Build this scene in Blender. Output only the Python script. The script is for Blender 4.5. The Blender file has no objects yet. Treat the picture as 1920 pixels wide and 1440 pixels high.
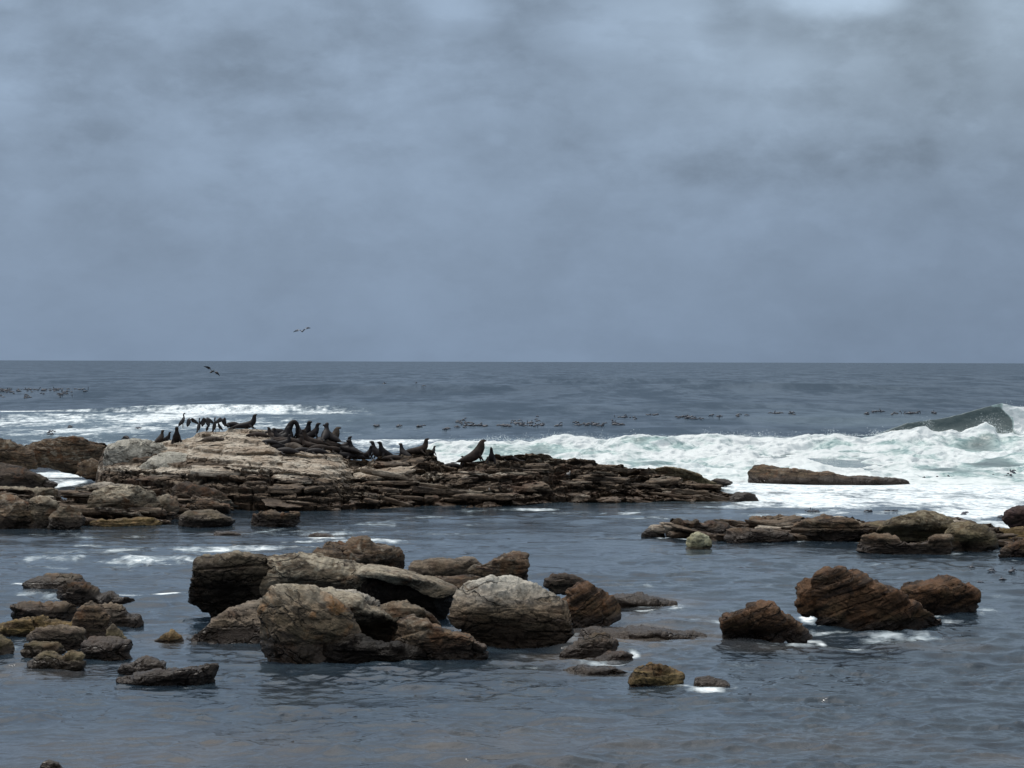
import bpy, math
import numpy as np
from mathutils import Matrix, Vector

# ------------------------------------------------------------------ camera, sky, sun
F = 5000.0            # focal length in photo pixels (photo is 1920 wide)
H = 8.4               # eye height above the water
scene = bpy.context.scene
COL = scene.collection
cam_d = bpy.data.cameras.new("camera")
cam = bpy.data.objects.new("camera", cam_d)
COL.objects.link(cam)
cam_d.sensor_width = 36.0
cam_d.lens = 36.0 * F / 1920.0
cam_d.clip_start = 0.5
cam_d.clip_end = 90000.0
PITCH = math.atan(42.0 / F)
ROLL = math.radians(0.17)
MR = Matrix.Rotation(math.radians(90) - PITCH, 4, 'X') @ Matrix.Rotation(ROLL, 4, 'Z')
cam.matrix_world = Matrix.Translation((0, 0, H)) @ MR
scene.camera = cam
R3 = np.array(MR.to_3x3())

scene.view_settings.view_transform = 'Standard'
scene.view_settings.look = 'None'
scene.view_settings.exposure = 0.0
scene.view_settings.gamma = 1.0
scene.cycles.use_denoising = True
scene.cycles.max_bounces = 6

SUN_EL, SUN_AZ = math.radians(58), math.radians(-35)   # high, a little behind the reef and to the left
world = bpy.data.worlds.new("World")
scene.world = world
world.use_nodes = True


class NT:
    """small helper to write node trees"""
    def __init__(self, tree):
        self.t = tree
        tree.nodes.clear()

    def n(self, typ, ins=None, **props):
        nd = self.t.nodes.new(typ)
        for k, v in props.items():
            setattr(nd, k, v)
        for k, v in (ins or {}).items():
            if isinstance(v, (bpy.types.NodeSocket,)):
                self.t.links.new(v, nd.inputs[k])
            else:
                nd.inputs[k].default_value = v
        return nd

    def math(self, op, a, b=0.0, c=None, clamp=False):
        nd = self.n('ShaderNodeMath', {0: a, 1: b}, operation=op, use_clamp=clamp)
        if c is not None:
            if isinstance(c, bpy.types.NodeSocket):
                self.t.links.new(c, nd.inputs[2])
            else:
                nd.inputs[2].default_value = c
        return nd.outputs[0]

    def mix(self, f, a, b, blend='MIX'):
        nd = self.t.nodes.new('ShaderNodeMix')
        nd.data_type = 'RGBA'
        nd.blend_type = blend
        for sock, v in ((nd.inputs['Factor'], f), (nd.inputs[6], a), (nd.inputs[7], b)):
            if isinstance(v, bpy.types.NodeSocket):
                self.t.links.new(v, sock)
            elif sock.type == 'RGBA':
                sock.default_value = (*v[:3], 1.0)
            else:
                sock.default_value = v
        return nd.outputs[2]

    def noise(self, vec, scale, detail=4, rough=0.55, dist=0.0):
        nd = self.n('ShaderNodeTexNoise', {'Scale': scale, 'Detail': detail, 'Roughness': rough, 'Distortion': dist})
        if vec is not None:
            self.t.links.new(vec, nd.inputs['Vector'])
        return nd.outputs['Fac']

    def mapr(self, v, a, b, c=0.0, d=1.0, smooth=True):
        nd = self.n('ShaderNodeMapRange', {'Value': v, 'From Min': a, 'From Max': b, 'To Min': c, 'To Max': d})
        if smooth:
            nd.interpolation_type = 'SMOOTHSTEP'
        return nd.outputs[0]

    def scalevec(self, v, s):
        return self.n('ShaderNodeVectorMath', {0: v, 1: s}, operation='MULTIPLY').outputs[0]

    def addvec(self, v, s):
        return self.n('ShaderNodeVectorMath', {0: v, 1: s}, operation='ADD').outputs[0]


def build_world():
    t = NT(world.node_tree)
    sky = t.n('ShaderNodeTexSky', sky_type='NISHITA', sun_disc=False, sun_elevation=SUN_EL,
              sun_rotation=SUN_AZ, altitude=10.0, air_density=1.0, dust_density=2.0, ozone_density=1.0)
    tc = t.n('ShaderNodeTexCoord').outputs['Generated']
    sep = t.n('ShaderNodeSeparateXYZ', {0: tc})
    x, z = sep.outputs['X'], sep.outputs['Z']
    el = t.math('MAXIMUM', z, 0.0)
    # deck of cloud: colour by elevation (bright overhead, slate blue low down)
    hz = (0.214, 0.290, 0.406)
    md = (0.262, 0.342, 0.450)
    up = (1.65, 1.62, 1.60)
    c = t.mix(t.mapr(el, 0.0, 0.14, smooth=False), hz, md)
    c = t.mix(t.mapr(el, 0.25, 0.95), c, up)
    # soft billows
    v1 = t.addvec(t.scalevec(tc, (1.0, 1.0, 1.9)), (3.1, 0.4, 0.9))
    n1 = t.noise(v1, 13.0, 9, 0.56, 0.2)
    v2 = t.addvec(t.scalevec(tc, (1.0, 1.0, 1.5)), (7.7, 2.2, 5.3))
    n2 = t.noise(v2, 34.0, 9, 0.60, 0.15)
    k = t.math('ADD', t.math('MULTIPLY', t.math('SUBTRACT', n1, 0.5), 0.95),
               t.math('MULTIPLY', t.math('SUBTRACT', n2, 0.5), 0.55))
    n3 = t.noise(t.addvec(t.scalevec(tc, (1.0, 1.0, 2.0)), (2.2, 8.1, 1.3)), 14.0, 12, 0.58, 0.1)
    k = t.math('ADD', k, t.math('MULTIPLY', t.math('SUBTRACT', t.mapr(n3, 0.46, 0.555), 0.5), 0.10))
    amp = t.mapr(el, 0.01, 0.12, 0.32, 1.0)
    k = t.math('MULTIPLY', k, amp)
    # warmer grey where the cloud is thick and bright, towards the upper right
    right = t.mapr(x, -0.02, 0.16)
    high = t.mapr(el, 0.045, 0.13)
    rh = t.math('MULTIPLY', right, high)
    c = t.mix(t.math('MULTIPLY', rh, 0.6), c, (0.325, 0.405, 0.485))
    f = t.math('ADD', 1.0, k)
    f = t.math('SUBTRACT', f, t.math('MULTIPLY', right, t.mapr(el, 0.0, 0.05, 0.14, 0.08)))

    def blob(px, py, sx, sy, gain, rag=0.5):
        # one cloud at a fixed bearing and height of the sky
        az, ev = (px - 960) / F, (676 - py) / F
        dx = t.math('DIVIDE', t.math('SUBTRACT', x, az), sx / F)
        dz = t.math('DIVIDE', t.math('SUBTRACT', z, ev), sy / F)
        d = t.math('ADD', t.math('MULTIPLY', dx, dx), t.math('MULTIPLY', dz, dz))
        d = t.math('ADD', d, t.math('MULTIPLY', t.math('SUBTRACT', n2, 0.5), 7.0 * rag))
        return t.math('MULTIPLY', t.mapr(d, -0.6, 1.9, 1.0, 0.0), gain)
    for b in ((1560, 8, 110, 36, 0.75, 0.35), (1900, 30, 110, 90, 0.32, 0.6), (1350, 40, 50, 55, -0.20, 0.5),
              (1210, 50, 190, 60, 0.26, 0.5), (1480, 300, 260, 50, -0.16, 0.35), (1760, 80, 75, 110, -0.12, 0.4),
              (400, 15, 110, 50, 0.06, 0.5), (850, 30, 70, 40, 0.20, 0.5), (25, 5, 60, 26, 0.22, 0.5),
              (20, 210, 60, 60, 0.14, 0.5), (660, 415, 110, 26, -0.07, 0.4), (930, 260, 18, 12, 0.12, 0.5),
              (1000, 180, 300, 50, 0.06, 0.5), (1340, 365, 50, 22, 0.06, 0.5), (240, 400, 120, 30, -0.07, 0.5),
              (1550, 130, 220, 60, 0.10, 0.5), (1360, 115, 150, 45, 0.16, 0.5), (1830, 140, 100, 40, 0.10, 0.5),
              (500, 165, 420, 30, -0.06, 0.4)):
        f = t.math('ADD', f, blob(*b))
    sc = t.n('ShaderNodeVectorMath', {0: c}, operation='SCALE')
    t.t.links.new(f, sc.inputs['Scale'])
    cl = t.n('ShaderNodeVectorMath', {0: sc.outputs[0]}, operation='SCALE')
    cl.inputs['Scale'].default_value = 10.0     # the background runs at strength 0.1
    col = t.mix(0.975, sky.outputs[0], cl.outputs[0])
    bg = t.n('ShaderNodeBackground', {'Color': col, 'Strength': 0.1})
    t.n('ShaderNodeOutputWorld', {'Surface': bg.outputs[0]})


build_world()
sun_d = bpy.data.lights.new("sun", 'SUN')
sun_d.energy = 1.5
sun_d.angle = math.radians(12)
sun_d.color = (1.0, 0.96, 0.90)
sun = bpy.data.objects.new("sun", sun_d)
COL.objects.link(sun)
sdir = Vector((math.sin(SUN_AZ) * math.cos(SUN_EL), math.cos(SUN_AZ) * math.cos(SUN_EL), math.sin(SUN_EL)))
sun.rotation_euler = sdir.to_track_quat('Z', 'Y').to_euler()


# ------------------------------------------------------------------ photo pixel -> world
def ray(px, py):
    px = np.asarray(px, float); py = np.asarray(py, float)
    v = np.stack([(px - 960) / F, -(py - 720) / F, -np.ones(np.broadcast(px, py).shape)], -1) \
        if np.ndim(px) else np.array([(px - 960) / F, -(py - 720) / F, -1.0])
    return v @ R3.T


def atY(px, py, Y):
    """the point seen at this pixel, Y metres out"""
    r = ray(px, py)
    s = np.asarray(Y) / r[..., 1]
    return r * s[..., None] + np.array([0, 0, H]) if np.ndim(s) else r * s + np.array([0, 0, H])


def atZ(px, py, z=0.0):
    r = ray(px, py)
    s = (z - H) / r[..., 2]
    return r * s[..., None] + np.array([0, 0, H]) if np.ndim(s) else r * s + np.array([0, 0, H])


# ------------------------------------------------------------------ noise
def _h(a, b, c, seed):
    M = 0xffffffff
    n = (a.astype(np.int64) * 374761393 + b.astype(np.int64) * 668265263 + c.astype(np.int64) * 2147483647 + seed * 1274126177) & M
    n = ((n ^ (n >> 13)) * 1274126177) & M
    n = ((n ^ (n >> 16)) * 2246822519) & M
    n = n ^ (n >> 15)
    return (n & 0xffffff) / float(0xffffff)


def vn(x, y, z=None, seed=0):
    """smooth value noise, -1..1"""
    if z is None:
        z = np.zeros_like(x)
        xi, yi = np.floor(x), np.floor(y)
        fx, fy = x - xi, y - yi
        fx = fx * fx * fx * (fx * (fx * 6 - 15) + 10); fy = fy * fy * fy * (fy * (fy * 6 - 15) + 10)
        a = _h(xi, yi, z, seed); b = _h(xi + 1, yi, z, seed)
        c = _h(xi, yi + 1, z, seed); d = _h(xi + 1, yi + 1, z, seed)
        return ((a + (b - a) * fx) * (1 - fy) + (c + (d - c) * fx) * fy) * 2 - 1
    xi, yi, zi = np.floor(x), np.floor(y), np.floor(z)
    fx, fy, fz = x - xi, y - yi, z - zi
    fx = fx * fx * (3 - 2 * fx); fy = fy * fy * (3 - 2 * fy); fz = fz * fz * (3 - 2 * fz)
    out = 0
    for dz in (0, 1):
        a = _h(xi, yi, zi + dz, seed); b = _h(xi + 1, yi, zi + dz, seed)
        c = _h(xi, yi + 1, zi + dz, seed); d = _h(xi + 1, yi + 1, zi + dz, seed)
        v = (a + (b - a) * fx) * (1 - fy) + (c + (d - c) * fx) * fy
        out = out + v * (fz if dz else 1 - fz)
    return out * 2 - 1


def fbm(x, y, z=None, seed=0, octs=4, gain=0.5):
    s, a, tot = 0, 1.0, 0
    for o in range(octs):
        k = 2.03 ** o
        s = s + a * vn(x * k, y * k, None if z is None else z * k, seed + o * 17)
        tot += a
        a *= gain
    return s / tot


def facets(P, size, seed):
    """broken faces: every cell of the stone gets its own tilted plane; returns offset and crack"""
    q = P / size
    b = np.floor(q - 0.5)
    best = np.full(q.shape[:-1], 9.0); sec = best.copy(); val = np.zeros_like(best)
    for dx in (0, 1):
        for dy in (0, 1):
            for dz in (0, 1):
                c = b + np.array([dx, dy, dz])
                h = [_h(c[..., 0], c[..., 1], c[..., 2], seed + k * 13) for k in range(3)]
                r = q - c - np.stack([0.2 + 0.6 * v for v in h], -1)
                d = np.sum(r * r, -1)
                g = [_h(c[..., 0], c[..., 1], c[..., 2], seed + 101 + k * 13) * 2 - 1 for k in range(4)]
                v = 0.8 * (r[..., 0] * g[0] + r[..., 1] * g[1] + r[..., 2] * g[2]) + 0.4 * g[3]
                m = d < best
                sec = np.where(m, best, np.minimum(sec, d))
                val = np.where(m, v, val)
                best = np.where(m, d, best)
    crack = np.exp(-((np.sqrt(sec) - np.sqrt(best)) / 0.06) ** 2)
    return val, crack


def sstep(a, b, x):
    t = np.clip((x - a) / (b - a), 0, 1)
    return t * t * (3 - 2 * t)


# ------------------------------------------------------------------ mesh helpers
def mesh_obj(name, V, Fq, mat, smooth=True, attrs=None, parent=None, mat_idx=None):
    """one mesh object from vertex and quad/tri arrays"""
    me = bpy.data.meshes.new(name)
    V = np.asarray(V, np.float32)
    me.vertices.add(len(V))
    me.vertices.foreach_set('co', V.ravel())
    if isinstance(Fq, np.ndarray):
        k = Fq.shape[1]
        me.loops.add(Fq.size)
        me.loops.foreach_set('vertex_index', Fq.astype(np.int32).ravel())
        me.polygons.add(len(Fq))
        me.polygons.foreach_set('loop_start', np.arange(0, Fq.size, k, dtype=np.int32))
        me.polygons.foreach_set('loop_total', np.full(len(Fq), k, np.int32))
    else:
        lens = np.array([len(f) for f in Fq], np.int32)
        flat = np.concatenate([np.asarray(f, np.int32) for f in Fq])
        me.loops.add(len(flat)); me.loops.foreach_set('vertex_index', flat)
        me.polygons.add(len(lens))
        me.polygons.foreach_set('loop_start', np.concatenate([[0], np.cumsum(lens)[:-1]]).astype(np.int32))
        me.polygons.foreach_set('loop_total', lens)
    for k, a in (attrs or {}).items():
        at = me.attributes.new(k, 'FLOAT', 'POINT')
        at.data.foreach_set('value', np.asarray(a, np.float32).ravel())
    me.polygons.foreach_set('use_smooth', np.full(len(me.polygons), smooth))
    for m in (mat if isinstance(mat, (list, tuple)) else [mat]):
        me.materials.append(m)
    if mat_idx is not None:
        me.polygons.foreach_set('material_index', np.asarray(mat_idx, np.int32))
    me.update(calc_edges=True)
    me.validate()
    o = bpy.data.objects.new(name, me)
    COL.objects.link(o)
    if parent is not None:
        o.parent = parent
    return o


def tag(o, label=None, cat=None, group=None, kind=None):
    if label: o['label'] = label
    if cat: o['category'] = cat
    if group: o['group'] = group
    if kind: o['kind'] = kind
    return o


def grid_faces(nr, nc, wrap=False):
    r = np.arange(nr - 1)[:, None]; c = np.arange(nc if wrap else nc - 1)[None, :]
    c2 = (c + 1) % nc
    return np.stack([r * nc + c, r * nc + c2, (r + 1) * nc + c2, (r + 1) * nc + c], -1).reshape(-1, 4)


def recenter(o):
    """put the origin at the foot of the thing"""
    me = o.data
    n = len(me.vertices)
    co = np.empty(n * 3, np.float32); me.vertices.foreach_get('co', co)
    co = co.reshape(-1, 3)
    c = (co.max(0) + co.min(0)) / 2; c[2] = co[:, 2].min()
    me.vertices.foreach_set('co', (co - c).ravel())
    me.update()
    o.location = Vector(c.tolist())
    return o


# ------------------------------------------------------------------ materials
def new_mat(name):
    m = bpy.data.materials.new(name)
    m.use_nodes = True
    return m, NT(m.node_tree)


def rock_mat(name, main, dark, pale, pale_amt=0.3, pale_z=0.8, rust=0.15, wet_z=0.5, dip=0.0, rustc=(0.15, 0.062, 0.022), algae=0.25, scale=1.0, wet_shade=1.0):
    dark = tuple(v * 0.72 for v in dark)
    m, t = new_mat(name)
    geo = t.n('ShaderNodeNewGeometry')
    pos = geo.outputs['Position']
    sep = t.n('ShaderNodeSeparateXYZ', {0: pos})
    z = sep.outputs['Z']
    rot = t.n('ShaderNodeVectorRotate', {'Vector': pos, 'Angle': math.radians(dip)}, rotation_type='Y_AXIS').outputs[0]
    big = t.noise(pos, 0.55 * scale, 4, 0.6, 0.4)
    lay = t.noise(t.scalevec(rot, (0.5, 0.5, 4.2)), 1.3 * scale, 5, 0.62, 0.5)
    fine = t.noise(pos, 7.0 * scale, 5, 0.7)
    mid = t.noise(t.scalevec(rot, (1, 1, 2.0)), 2.3 * scale, 5, 0.65, 0.8)
    c = t.mix(t.mapr(lay, 0.36, 0.62), dark, main)
    # iron staining
    c = t.mix(t.math('MULTIPLY', t.mapr(t.noise(t.addvec(pos, (9, 4, 2)), 0.9, 4, 0.6, 1.0), 0.50, 0.68), rust * 2.2, clamp=True), c, rustc)
    # bleached and guano-splashed stone, more of it high on the rock
    hi = t.mapr(z, pale_z - 0.7, pale_z + 0.7, 0.0, 1.0)
    pm = t.math('ADD', t.math('MULTIPLY', mid, 0.6), t.math('MULTIPLY', big, 0.4))
    pm = t.mapr(pm, 0.62 - 0.3 * pale_amt, 0.70 - 0.22 * pale_amt)
    pm = t.math('MULTIPLY', pm, t.math('MULTIPLY', hi, min(1.0, 0.35 + pale_amt)))
    c = t.mix(pm, c, pale)
    # olive algae film low down
    am = t.math('MULTIPLY', t.mapr(t.noise(t.addvec(pos, (1, 7, 3)), 1.4, 4, 0.6), 0.45, 0.62), t.mapr(z, 0.2, 1.2, algae, algae * 0.25))
    c = t.mix(am, c, (0.085, 0.075, 0.028))
    # grain
    c = t.mix(1.0, c, t.n('ShaderNodeCombineColor', {0: t.mapr(fine, 0.3, 0.72, 0.55, 1.4, False), 1: t.mapr(fine, 0.3, 0.72, 0.55, 1.4, False), 2: t.mapr(fine, 0.3, 0.72, 0.55, 1.4, False)}).outputs[0], 'MULTIPLY')
    # wet tide band, its edge wavering; blackened on some stones to paint in shade
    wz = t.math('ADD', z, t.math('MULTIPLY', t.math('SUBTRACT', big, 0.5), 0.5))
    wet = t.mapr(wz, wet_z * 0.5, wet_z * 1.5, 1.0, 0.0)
    c = t.mix(t.math('MULTIPLY', wet, 0.93), c, t.mix(0.5, (0.026 * wet_shade, 0.015 * wet_shade, 0.009 * wet_shade), (dark[0] * .4 * wet_shade, dark[1] * .36 * wet_shade, dark[2] * .32 * wet_shade)))
    rough = t.mapr(wet, 0.0, 1.0, 0.88, 0.42, False)
    hgt = t.math('ADD', t.math('MULTIPLY', lay, 0.38), t.math('MULTIPLY', fine, 0.30))
    hgt = t.math('ADD', hgt, t.math('MULTIPLY', t.noise(pos, 2.6 * scale, 6, 0.65, 0.5), 0.8))
    # joints: sharp fractures crossing the stone
    wv = t.n('ShaderNodeVectorMath', {0: t.scalevec(rot, (0.45, 0.45, 1.7)), 1: t.scalevec(t.n('ShaderNodeTexNoise', {'Vector': pos, 'Scale': 1.4, 'Detail': 3.0}).outputs['Color'], (0.9, 0.9, 0.9))}, operation='ADD').outputs[0]
    vo = t.n('ShaderNodeTexVoronoi', {'Vector': wv, 'Scale': 0.85}, feature='DISTANCE_TO_EDGE').outputs['Distance']
    jt = t.math('MAXIMUM', t.mapr(vo, 0.0, 0.04), t.mapr(big, 0.47, 0.56, 0.0, 1.0))
    hgt = t.math('ADD', hgt, t.math('MULTIPLY', jt, 0.6))
    c = t.mix(t.mapr(jt, 0.0, 1.0, 0.28, 0.0, False), c, (0.018, 0.013, 0.010))
    bump = t.n('ShaderNodeBump', {'Height': hgt, 'Strength': 1.0, 'Distance': 0.22})
    b = t.n('ShaderNodeBsdfPrincipled', {'Base Color': c, 'Roughness': rough, 'Normal': bump.outputs[0]})
    b.inputs['Specular IOR Level'].default_value = 0.35 if wet_shade == 1 else 0.15
    t.n('ShaderNodeOutputMaterial', {'Surface': b.outputs[0]})
    return m


M_BROWN = rock_mat('brown_sandstone', (0.150, 0.102, 0.063), (0.045, 0.029, 0.019), (0.30, 0.26, 0.20), 0.35, 0.8, 0.26)
M_GREYB = rock_mat('grey_brown_sandstone', (0.185, 0.145, 0.098), (0.055, 0.040, 0.027), (0.42, 0.37, 0.28), 0.62, 1.3, 0.24)
M_HOLLOW = rock_mat('grey_brown_sandstone_wet_and_shade_darkened', (0.185, 0.145, 0.098), (0.055, 0.040, 0.027), (0.42, 0.37, 0.28), 0.50, 1.9, 0.16, 1.75, wet_shade=0.35)  # wet band raised and blackened to paint the shade of the hollow side
M_PALE = rock_mat('bleached_sandstone', (0.20, 0.155, 0.11), (0.075, 0.052, 0.036), (0.58, 0.54, 0.46), 1.0, 1.45, 0.08, 0.45)
M_RUST = rock_mat('rusty_sandstone', (0.128, 0.068, 0.034), (0.034, 0.019, 0.011), (0.22, 0.17, 0.11), 0.15, 1.4, 0.40, 0.35, dip=28)
M_OCHRE = rock_mat('ochre_sandstone', (0.24, 0.165, 0.07), (0.11, 0.07, 0.032), (0.30, 0.24, 0.13), 0.2, 0.4, 0.35, 0.05)
M_DARK = rock_mat('dark_wet_sandstone', (0.07, 0.050, 0.036), (0.028, 0.02, 0.015), (0.16, 0.12, 0.085), 0.2, 0.8, 0.20, 0.5)
M_CREAM = rock_mat('cream_limestone', (0.42, 0.38, 0.22), (0.24, 0.21, 0.12), (0.55, 0.53, 0.36), 0.8, 0.3, 0.02, 0.12, algae=0.5)
M_GREY = rock_mat('lichen_grey_sandstone', (0.27, 0.25, 0.205), (0.10, 0.088, 0.07), (0.42, 0.40, 0.34), 0.9, 1.5, 0.10, 0.3)
M_RED = rock_mat('smooth_red_brown_stone', (0.075, 0.042, 0.038), (0.045, 0.025, 0.024), (0.13, 0.08, 0.065), 0.1, 1.2, 0.05, 0.2)
M_OLIVE = rock_mat('algae_covered_sandstone', (0.165, 0.130, 0.072), (0.07, 0.05, 0.028), (0.30, 0.26, 0.18), 0.45, 0.9, 0.15, 0.3, algae=0.45)
M_SHOAL = rock_mat('drowned_brown_stone', (0.17, 0.12, 0.078), (0.10, 0.07, 0.046), (0.22, 0.18, 0.12), 0.2, 0.5, 0.2, -0.4)
M_FRONT = rock_mat('craggy_sandstone_with_orange_patch', (0.185, 0.138, 0.088), (0.040, 0.029, 0.020), (0.44, 0.39, 0.30), 0.70, 1.9, 0.34, 0.75, dip=-28, rustc=(0.26, 0.11, 0.025), algae=0.6)
M_BLK = rock_mat('wet_stone_with_painted_shade', (0.030, 0.024, 0.020), (0.010, 0.008, 0.007), (0.05, 0.042, 0.035), 0.1, 1.5, 0.05, 0.9, wet_shade=0.4)  # near-black colour paints the shade under the slabs, on top of the wet
M_GUANO = rock_mat('guano_capped_boulder', (0.20, 0.15, 0.10), (0.075, 0.052, 0.036), (0.62, 0.59, 0.51), 1.0, 1.6, 0.10, 0.75, wet_shade=0.6)
MATS = dict(guano=M_GUANO, black=M_BLK, front=M_FRONT, hollow=M_HOLLOW, brown=M_BROWN, greyb=M_GREYB, pale=M_PALE, rust=M_RUST, ochre=M_OCHRE, dark=M_DARK, cream=M_CREAM,
            grey=M_GREY, red=M_RED, olive=M_OLIVE, shoal=M_SHOAL)


# ------------------------------------------------------------------ boulders
def strata(P, seed, dip, th, amp, blockw):
    """ledges, parting grooves and joints of bedded sandstone: how far each point stands out"""
    a = math.radians(dip)
    s = P[..., 2] * math.cos(a) + P[..., 0] * math.sin(a)
    u = P[..., 0] * math.cos(a) - P[..., 2] * math.sin(a)
    s = s + 0.5 * th * fbm(P[..., 0] / (6 * th), P[..., 1] / (6 * th), P[..., 2] / (6 * th), seed + 5, 3)
    q = s / th
    q = q + 0.35 * vn(q * 0.7, q * 0 + 3.3, seed=seed)
    L = np.floor(q); fr = q - L
    z0 = np.zeros_like(L)
    pL = _h(L, z0, z0, seed + 9) * 2 - 1
    pL1 = _h(L + 1, z0, z0, seed + 9) * 2 - 1
    e = sstep(0.86, 1.0, fr)
    ledge = pL * (1 - e) + pL1 * e
    groove = -1.3 * np.exp(-((np.minimum(fr, 1 - fr)) / 0.075) ** 2) * (0.4 + 0.6 * _h(L, z0 + 3, z0, seed))
    ub = (u + P[..., 1] * 0.6) / blockw + _h(L, z0 + 1, z0, seed) * 7 + 0.25 * vn(P[..., 0] / blockw * 2, P[..., 2] / blockw * 2, seed=seed + 3)
    B = np.floor(ub); fb = ub - B
    joint = -np.exp(-(np.minimum(fb, 1 - fb) / 0.06) ** 2)
    blk = _h(B, L, z0, seed + 2) * 2 - 1
    eb = sstep(0.9, 1.0, fb)
    blk = blk * (1 - eb) + (_h(B + 1, L, z0, seed + 2) * 2 - 1) * eb
    gm = sstep(-0.35, 0.35, fbm(P[..., 0] / (4 * th), P[..., 1] / (4 * th), P[..., 2] / (3 * th), seed + 55, 2))
    groove = groove * gm
    joint = joint * sstep(0.2, 0.6, gm)
    return amp * (0.62 * ledge + 0.62 * groove + 0.38 * blk + 0.35 * joint)


def rock(label, poly, yb, thick, mat, seed, e=0.50, dip=0.0, th=0.35, amp=0.1, chips=7, lump=0.12, lean=0.0,
         name='boulder', cat='rock', group=None, res=1.0, zback=None, under=0.35, sink=0.25, blockw=None, Y=None, rough=0.9):
    """a boulder: outline as it stands in the photo, real thickness, bedded and chipped"""
    rng = np.random.default_rng(seed)
    poly = np.array(poly, float)
    cx = poly[:, 0].mean()
    Yf = atZ(cx, yb, 0.0)[1] if Y is None else Y
    Ym = Yf + thick * 0.45
    # angular outline: every edge broken once
    nx = np.roll(poly, -1, 0); mid = (poly + nx) / 2; ev = nx - poly
    mid += np.stack([-ev[:, 1], ev[:, 0]], -1) * rng.uniform(-0.07, 0.07, (len(poly), 1)) + ev * rng.uniform(-.15, .15, (len(poly), 1))
    poly = np.stack([poly, mid], 1).reshape(-1, 2)
    hr = np.clip((yb - poly[:, 1]) / max(6.0, yb - poly[:, 1].min()), 0, 1)
    Yp = Yf + thick * (0.10 + 0.35 * np.sqrt(hr))
    pts = atY(poly[:, 0], poly[:, 1], Yp)[:, [0, 2]]
    ppm = F / Ym
    # the part of the outline at the waterline goes on down below it
    low = poly[:, 1] > yb - 4
    pts[low, 1] -= sink
    # closed outline resampled evenly
    d = np.vstack([pts, pts[:1]])
    seg = np.hypot(*np.diff(d, axis=0).T)
    per = seg.sum()
    N = int(np.clip(per * ppm * 0.53 * 0.85 * res, 60, 620))
    cum = np.concatenate([[0], np.cumsum(seg)])
    tt = np.linspace(0, per, N, endpoint=False)
    ox = np.interp(tt, cum, d[:, 0]); oz = np.interp(tt, cum, d[:, 1])
    oy = np.interp(tt, cum, np.append(Yp, Yp[0]))
    k = max(1, int(N * 0.003))
    for _ in range(1):
        ox = sum(np.roll(ox, i) for i in range(-k, k + 1)) / (2 * k + 1)
        oz = sum(np.roll(oz, i) for i in range(-k, k + 1)) / (2 * k + 1)
    size = math.sqrt(max(1e-6, (ox.max() - ox.min()) * (oz.max() - oz.min())))
    c = np.array([(ox.max() + ox.min()) / 2 * 0.5 + ox.mean() * 0.5, oz.min() * 0.5 + oz.max() * 0.5])
    Mh = int(np.clip(size * 0.5 * ppm * 0.53 * 1.1 * res, 14, 120))
    a = np.linspace(0, 1, Mh)
    phi_f = (math.pi / 2) * a ** 0.85
    phi_b = math.pi - (math.pi / 2) * np.linspace(0, 1, max(8, Mh // 3))[::-1][1:] ** 1.0
    phi = np.concatenate([phi_f, math.pi - (math.pi / 2) * np.linspace(1, 0, max(8, Mh // 3))[1:]])
    s = np.abs(np.sin(phi)) ** e
    s = np.maximum(s, 1e-3)
    cy = np.sign(np.cos(phi)) * np.abs(np.cos(phi)) ** e
    ox = c[0] + (ox - c[0]) * 1.025
    X = c[0] + s[:, None] * (ox[None, :] - c[0])
    Z = c[1] + s[:, None] * (oz[None, :] - c[1])
    Yy = Ym - cy[:, None] * thick / 2 + s[:, None] * (oy[None, :] - Ym)
    P = np.stack([X, Yy, Z], -1)
    ctr = np.array([c[0], Ym, c[1]])
    # broken faces: a bevelled top, a front and two flanks, then smaller chips
    Q = P - ctr
    oz_ = np.stack([ox - c[0], 0 * ox, oz - c[1]], -1)
    sg = rng.choice([-1, 1])
    for n, q in (((rng.normal() * .15, -.50, .86), 'top'), ((rng.normal() * .25, -.96, .25), .60), ((.62 * sg, -.76, .18), .66), ((-.5 * sg, -.80, .30), .78), ((rng.normal() * .3, -.85, -.45), .8)):
        if chips < 4: break
        n = np.array(n) / np.linalg.norm(n)
        cut = (oz_ @ n).max() * 0.98 if q == 'top' else (Q @ n).max() * q
        Q = Q - n * (np.maximum(Q @ n - cut, 0) * (1.0 if q == 'top' else 1 - s[:, None] ** 5))[..., None]
    for i in range(chips + 8 if chips > 4 else chips):
        n = rng.normal(size=3)
        n[1] = -abs(n[1]) * 1.3
        n[2] = n[2] * 0.8 + 0.25
        n /= np.linalg.norm(n)
        dd = Q @ n
        cut = np.percentile(dd, 99.8) * rng.uniform(0.50, 0.80)
        ex = np.maximum(dd - cut, 0)
        keep = 1.0 if abs(n[1]) > 0.55 else 0.10      # leave the outline as it is
        Q = Q - n * (ex * 0.92 * keep)[..., None]
    P = Q + ctr
    # overhang: the lower front drawn back
    if under:
        zr = (P[..., 2] - oz.min()) / (oz.max() - oz.min())
        fr = sstep(0.0, 1.0, (Ym - P[..., 1]) / (thick / 2))
        P[..., 1] += under * thick * 0.62 * sstep(0.80, 0.20, zr) * fr
    P[..., 1] += lean * (P[..., 2] - max(0.0, oz.min()))
    # normals on the grid
    gu = np.roll(P, -1, 1) - np.roll(P, 1, 1)
    gv = np.gradient(P, axis=0)
    nr = np.cross(gu, gv)
    nr /= np.linalg.norm(nr, axis=-1, keepdims=True) + 1e-9
    if np.mean(np.sum(nr * (P - ctr), -1)) < 0:
        nr = -nr
    for i in range(3):
        nr = (np.roll(nr, 1, 1) + np.roll(nr, -1, 1) + 2 * nr) / 4
    nr[0] = (0, -1, 0)
    sc = max(0.25, size)
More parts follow.
